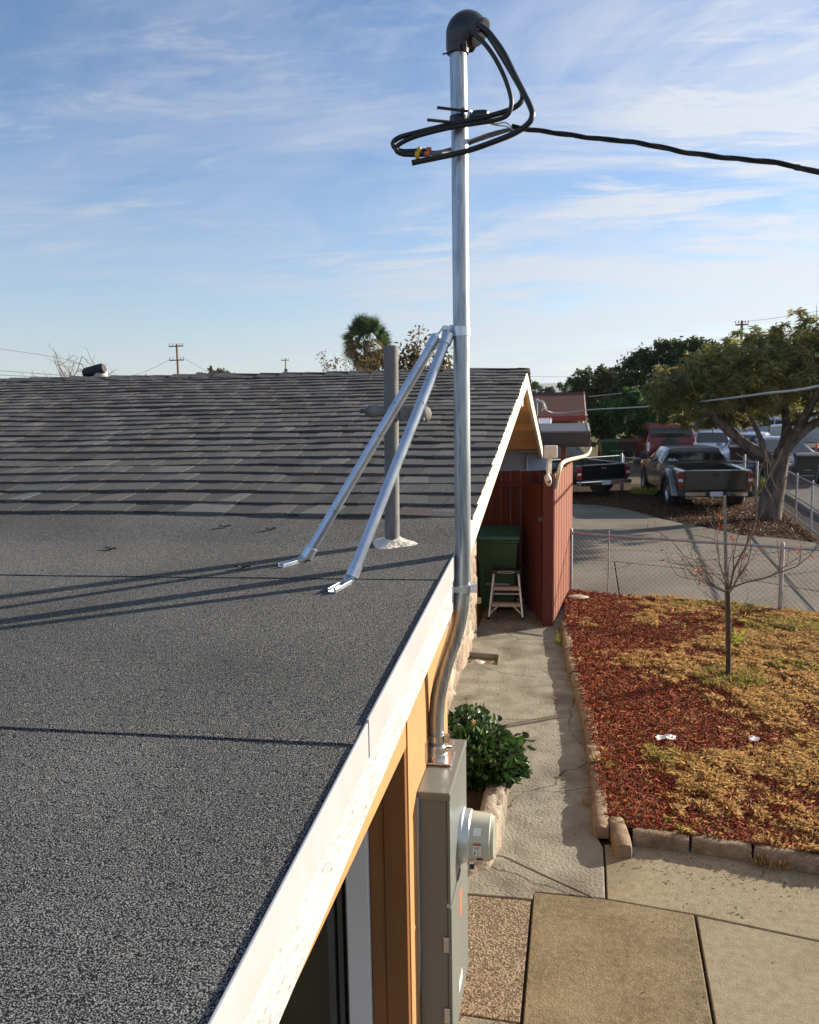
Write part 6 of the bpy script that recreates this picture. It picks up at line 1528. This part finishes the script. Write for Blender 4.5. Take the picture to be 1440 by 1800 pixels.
m = MB(); m.box((-.2, -.35, 6.9), (.45, .1, 8.8)); m.build('transformer', M_greyfr, u2, local=True, bevel=.08)
upole('utility pole top rising behind the big street tree', 16.4, 90, 9.7, ((9.3, 1.2),))
def wire(label, pts, r, mat, k=6):
    return tag(MB().tube(smooth_path(pts, k), r, 6).build('overhead_wire', mat, None, smooth=True), label, 'wire')
M_wire = pm('pale_drop_wire', (.40, .40, .40), (.5, .5, .5), 9, .5)
M_wired = pm('dark_wire', (.06, .06, .065), (.09, .09, .095), 9, .6)
wire('pale drop wire sagging across the big tree to the far red house', [(-1.25, 33.2, 2.72), (-1.041, 33.0, 2.60), (-0.89, 33.0, 2.326), (-0.401, 33.0, 2.234), (0.688, 30.0, 2.407), (1.638, 27.0, 2.505), (2.348, 24.0, 2.608), (2.822, 21.0, 2.726), (3.067, 18.0, 2.834), (3.294, 16.0, 2.923), (3.429, 13.0, 3.036), (3.5, 9, 3.4)], .020, M_wire)
wire('thin pale wire running into the trees above the green shrub tree', [(.881, 45.0, 2.777), (2.414, 40.0, 2.954), (3.835, 36, 3.195)], .018, M_wire)
wire('fine horizontal wire above the far hills', [(-4.6, 80.0, 4.55), (.279, 80.0, 4.40), (3, 80, 4.5)], .015, M_wired)
wire('fine wire sloping down to the ridge at the far left, upper one', [(-75, 100, 10.2), (-62, 100, 8.0), (-60, 100, 6.3)], .022, M_wired)
wire('dark wire running along the ridge at the far left, upper of two', [(-75, 100, 7.2), (-62, 100, 6.1), (-56, 100, 5.7)], .030, M_wired)
wire('dark wire running along the ridge at the far left, lower of two', [(-75, 100, 6.6), (-62, 100, 5.8), (-56, 100, 5.55)], .030, M_wired)
wire('slack wire from the left utility pole down to the left', [(-48.8, 100, 7.9), (-52.5, 100, 6.4), (-56, 100, 5.6)], .018, M_wired)
wire('slack wire from the left utility pole down to the right', [(-46.9, 100, 7.9), (-44.0, 100, 6.3), (-41, 100, 5.6)], .018, M_wired)
wire('fine wire leaving the pole behind the big tree to the right', [(16.4, 90, 9.6), (19.5, 88, 9.75), (26, 86, 10.6)], .016, M_wired)

nh = thing('neighbour_house', 'distant house with reddish brown shingle roof and red fascia', 'house', (-1, 38, 0))
M_rroof = pm('reddish_brown_shingles', (.060, .030, .026), (.09, .046, .04), 5, 1.0, spec=.05, bump=.4, bscale=12, stretch=(1, 3, 3), detail=8)
m = MB(); m.prism([(-6, 34, 2.10), (-6, 40, 3.02), (-6, 46, 2.1), (-6, 46, 2.0), (-6, 40, 2.92), (-6, 34, 2.0)], (6.55, 0, 0)); m.build('roof', M_rroof, nh)
m = MB(); m.box((-6, 33.94, 1.90), (.55, 33.99, 2.11)); m.build('fascia', pm('red_fascia_paint', (.36, .05, .03), (.3, .045, .03), 4, .6), nh)
m = MB(); m.prism([(.552, 34, 1.92), (.552, 40, 2.84), (.552, 46, 1.92), (.552, 46, 2.1), (.552, 40, 3.03), (.552, 34, 2.1)], (.05, 0, 0)); m.build('rake_board', pm('pale_rake_paint', (.5, .36, .28), (.44, .32, .25), 4, .7), nh)
m = MB(); m.box((-6, 34.7, -.05), (.3, 45, 2.0)); m.build('wall', M_orange, nh)
m = MB(); m.box((-1.0, 34.66, .9), (-.1, 34.71, 1.7)); w_ = m.build('window', M_glass, nh)
m = MB(); m.tube([(.40, 34.1, 2.0), (.42, 34.2, 1.85), (.42, 34.6, 1.6), (.42, 34.66, 0)], .07, 8); m.build('downspout', M_camw, nh, smooth=True)
m = MB()
for k in range(16): m.bar((-2.05+k*.085, 32.2, 1.80), (-2.05+k*.085, 34.0, 2.04), .045, .03)
m.prism([(-2.1, 32.2, 1.77), (-.72, 32.2, 1.77), (-.72, 34.0, 2.01), (-2.1, 34, 2.01)], (0, 0, .015)); m.build('corrugated_awning', pm('pale_corrugated_metal', (.55, .56, .58), (.62, .63, .65), 6, .45, .3), nh)
nm = thing('service_mast', 'pale service mast with drip loop on the distant brown roof', 'conduit mast', (-1.30, 33.6, 2.1))
MB().tube([(-1.30, 33.6, 2.08), (-1.30, 33.6, 2.66)], .035, 8).build('mast_pipe', M_galv, nm, smooth=True)
MB().lathe([(.05, 0), (.07, .05), (.06, .12), (0, .15)], (-1.30, 33.6, 2.64), (.2, 0, 1), 10).build('weatherhead', M_zinc, nm, smooth=True)
MB().tube(smooth_path([(-1.27, 33.5, 2.72), (-1.08, 33.4, 2.70), (-.98, 33.3, 2.5), (-1.1, 33.3, 2.3), (-1.02, 33.2, 2.55), (-.90, 33.1, 2.4)]), .02, 6).build('drip_loop', M_wire, nm, smooth=True)
# wooden fence behind the far bins
wf = thing('wooden_fence', 'low brown rail fence behind the maroon bin', 'fence', (2.0, 39.2, -.05))
m = MB(); m.box((1.6, 39.15, .80), (3.4, 39.25, .92)); m.box((1.6, 39.15, .35), (3.4, 39.25, .45)); m.build('rails', pm('old_brown_board', (.14, .08, .05), (.2, .12, .07), 6, .9), wf)
m = MB()
for x in (1.65, 2.2, 2.8, 3.35): m.box((x-.05, 39.1, -.05), (x+.05, 39.15, .95))
m.build('fence_posts', MATS['old_brown_board'], wf)
# hills
nx, ny = 90, 8
X, Y = np.meshgrid(np.linspace(-1600, 2600, nx), np.linspace(2600, 3600, ny))
T = (Y-2600)/1000
Z = -2+np.sin(np.clip(T, 0, 1)*math.pi*.5)*(30+34*fbm(X/520, Y*0+.3, 61, 4))*1.0
idx = np.arange(nx*ny).reshape(ny, nx)
F = np.stack([idx[:-1, :-1], idx[:-1, 1:], idx[1:, 1:], idx[1:, :-1]], -1).reshape(-1, 4)
M_hill = pm('far_hill_scrub', (.09, .11, .075), (.13, .14, .09), .01, 1.0)
o = np_mesh('hills', np.stack([X, Y, Z], -1).reshape(-1, 3), F, M_hill, smooth=True); o['kind'] = 'structure'

# ------------------------------------------------------------------ the air: a thin even haze round the whole place
hz = MB().box((-3100, -40, -3), (3100, 4000, 75)).build('haze', None, None)
hz['kind'] = 'stuff'
M_haze = bpy.data.materials.new('thin_haze'); M_haze.use_nodes = True
_nt = M_haze.node_tree; _nt.nodes.clear()
_o = _nt.nodes.new('ShaderNodeOutputMaterial'); _v = _nt.nodes.new('ShaderNodeVolumePrincipled')
_v.inputs['Color'].default_value = (.72, .82, .95, 1); _v.inputs['Density'].default_value = .00013; _v.inputs['Anisotropy'].default_value = .2
_nt.links.new(_v.outputs[0], _o.inputs['Volume'])
hz.data.materials.clear(); hz.data.materials.append(M_haze)
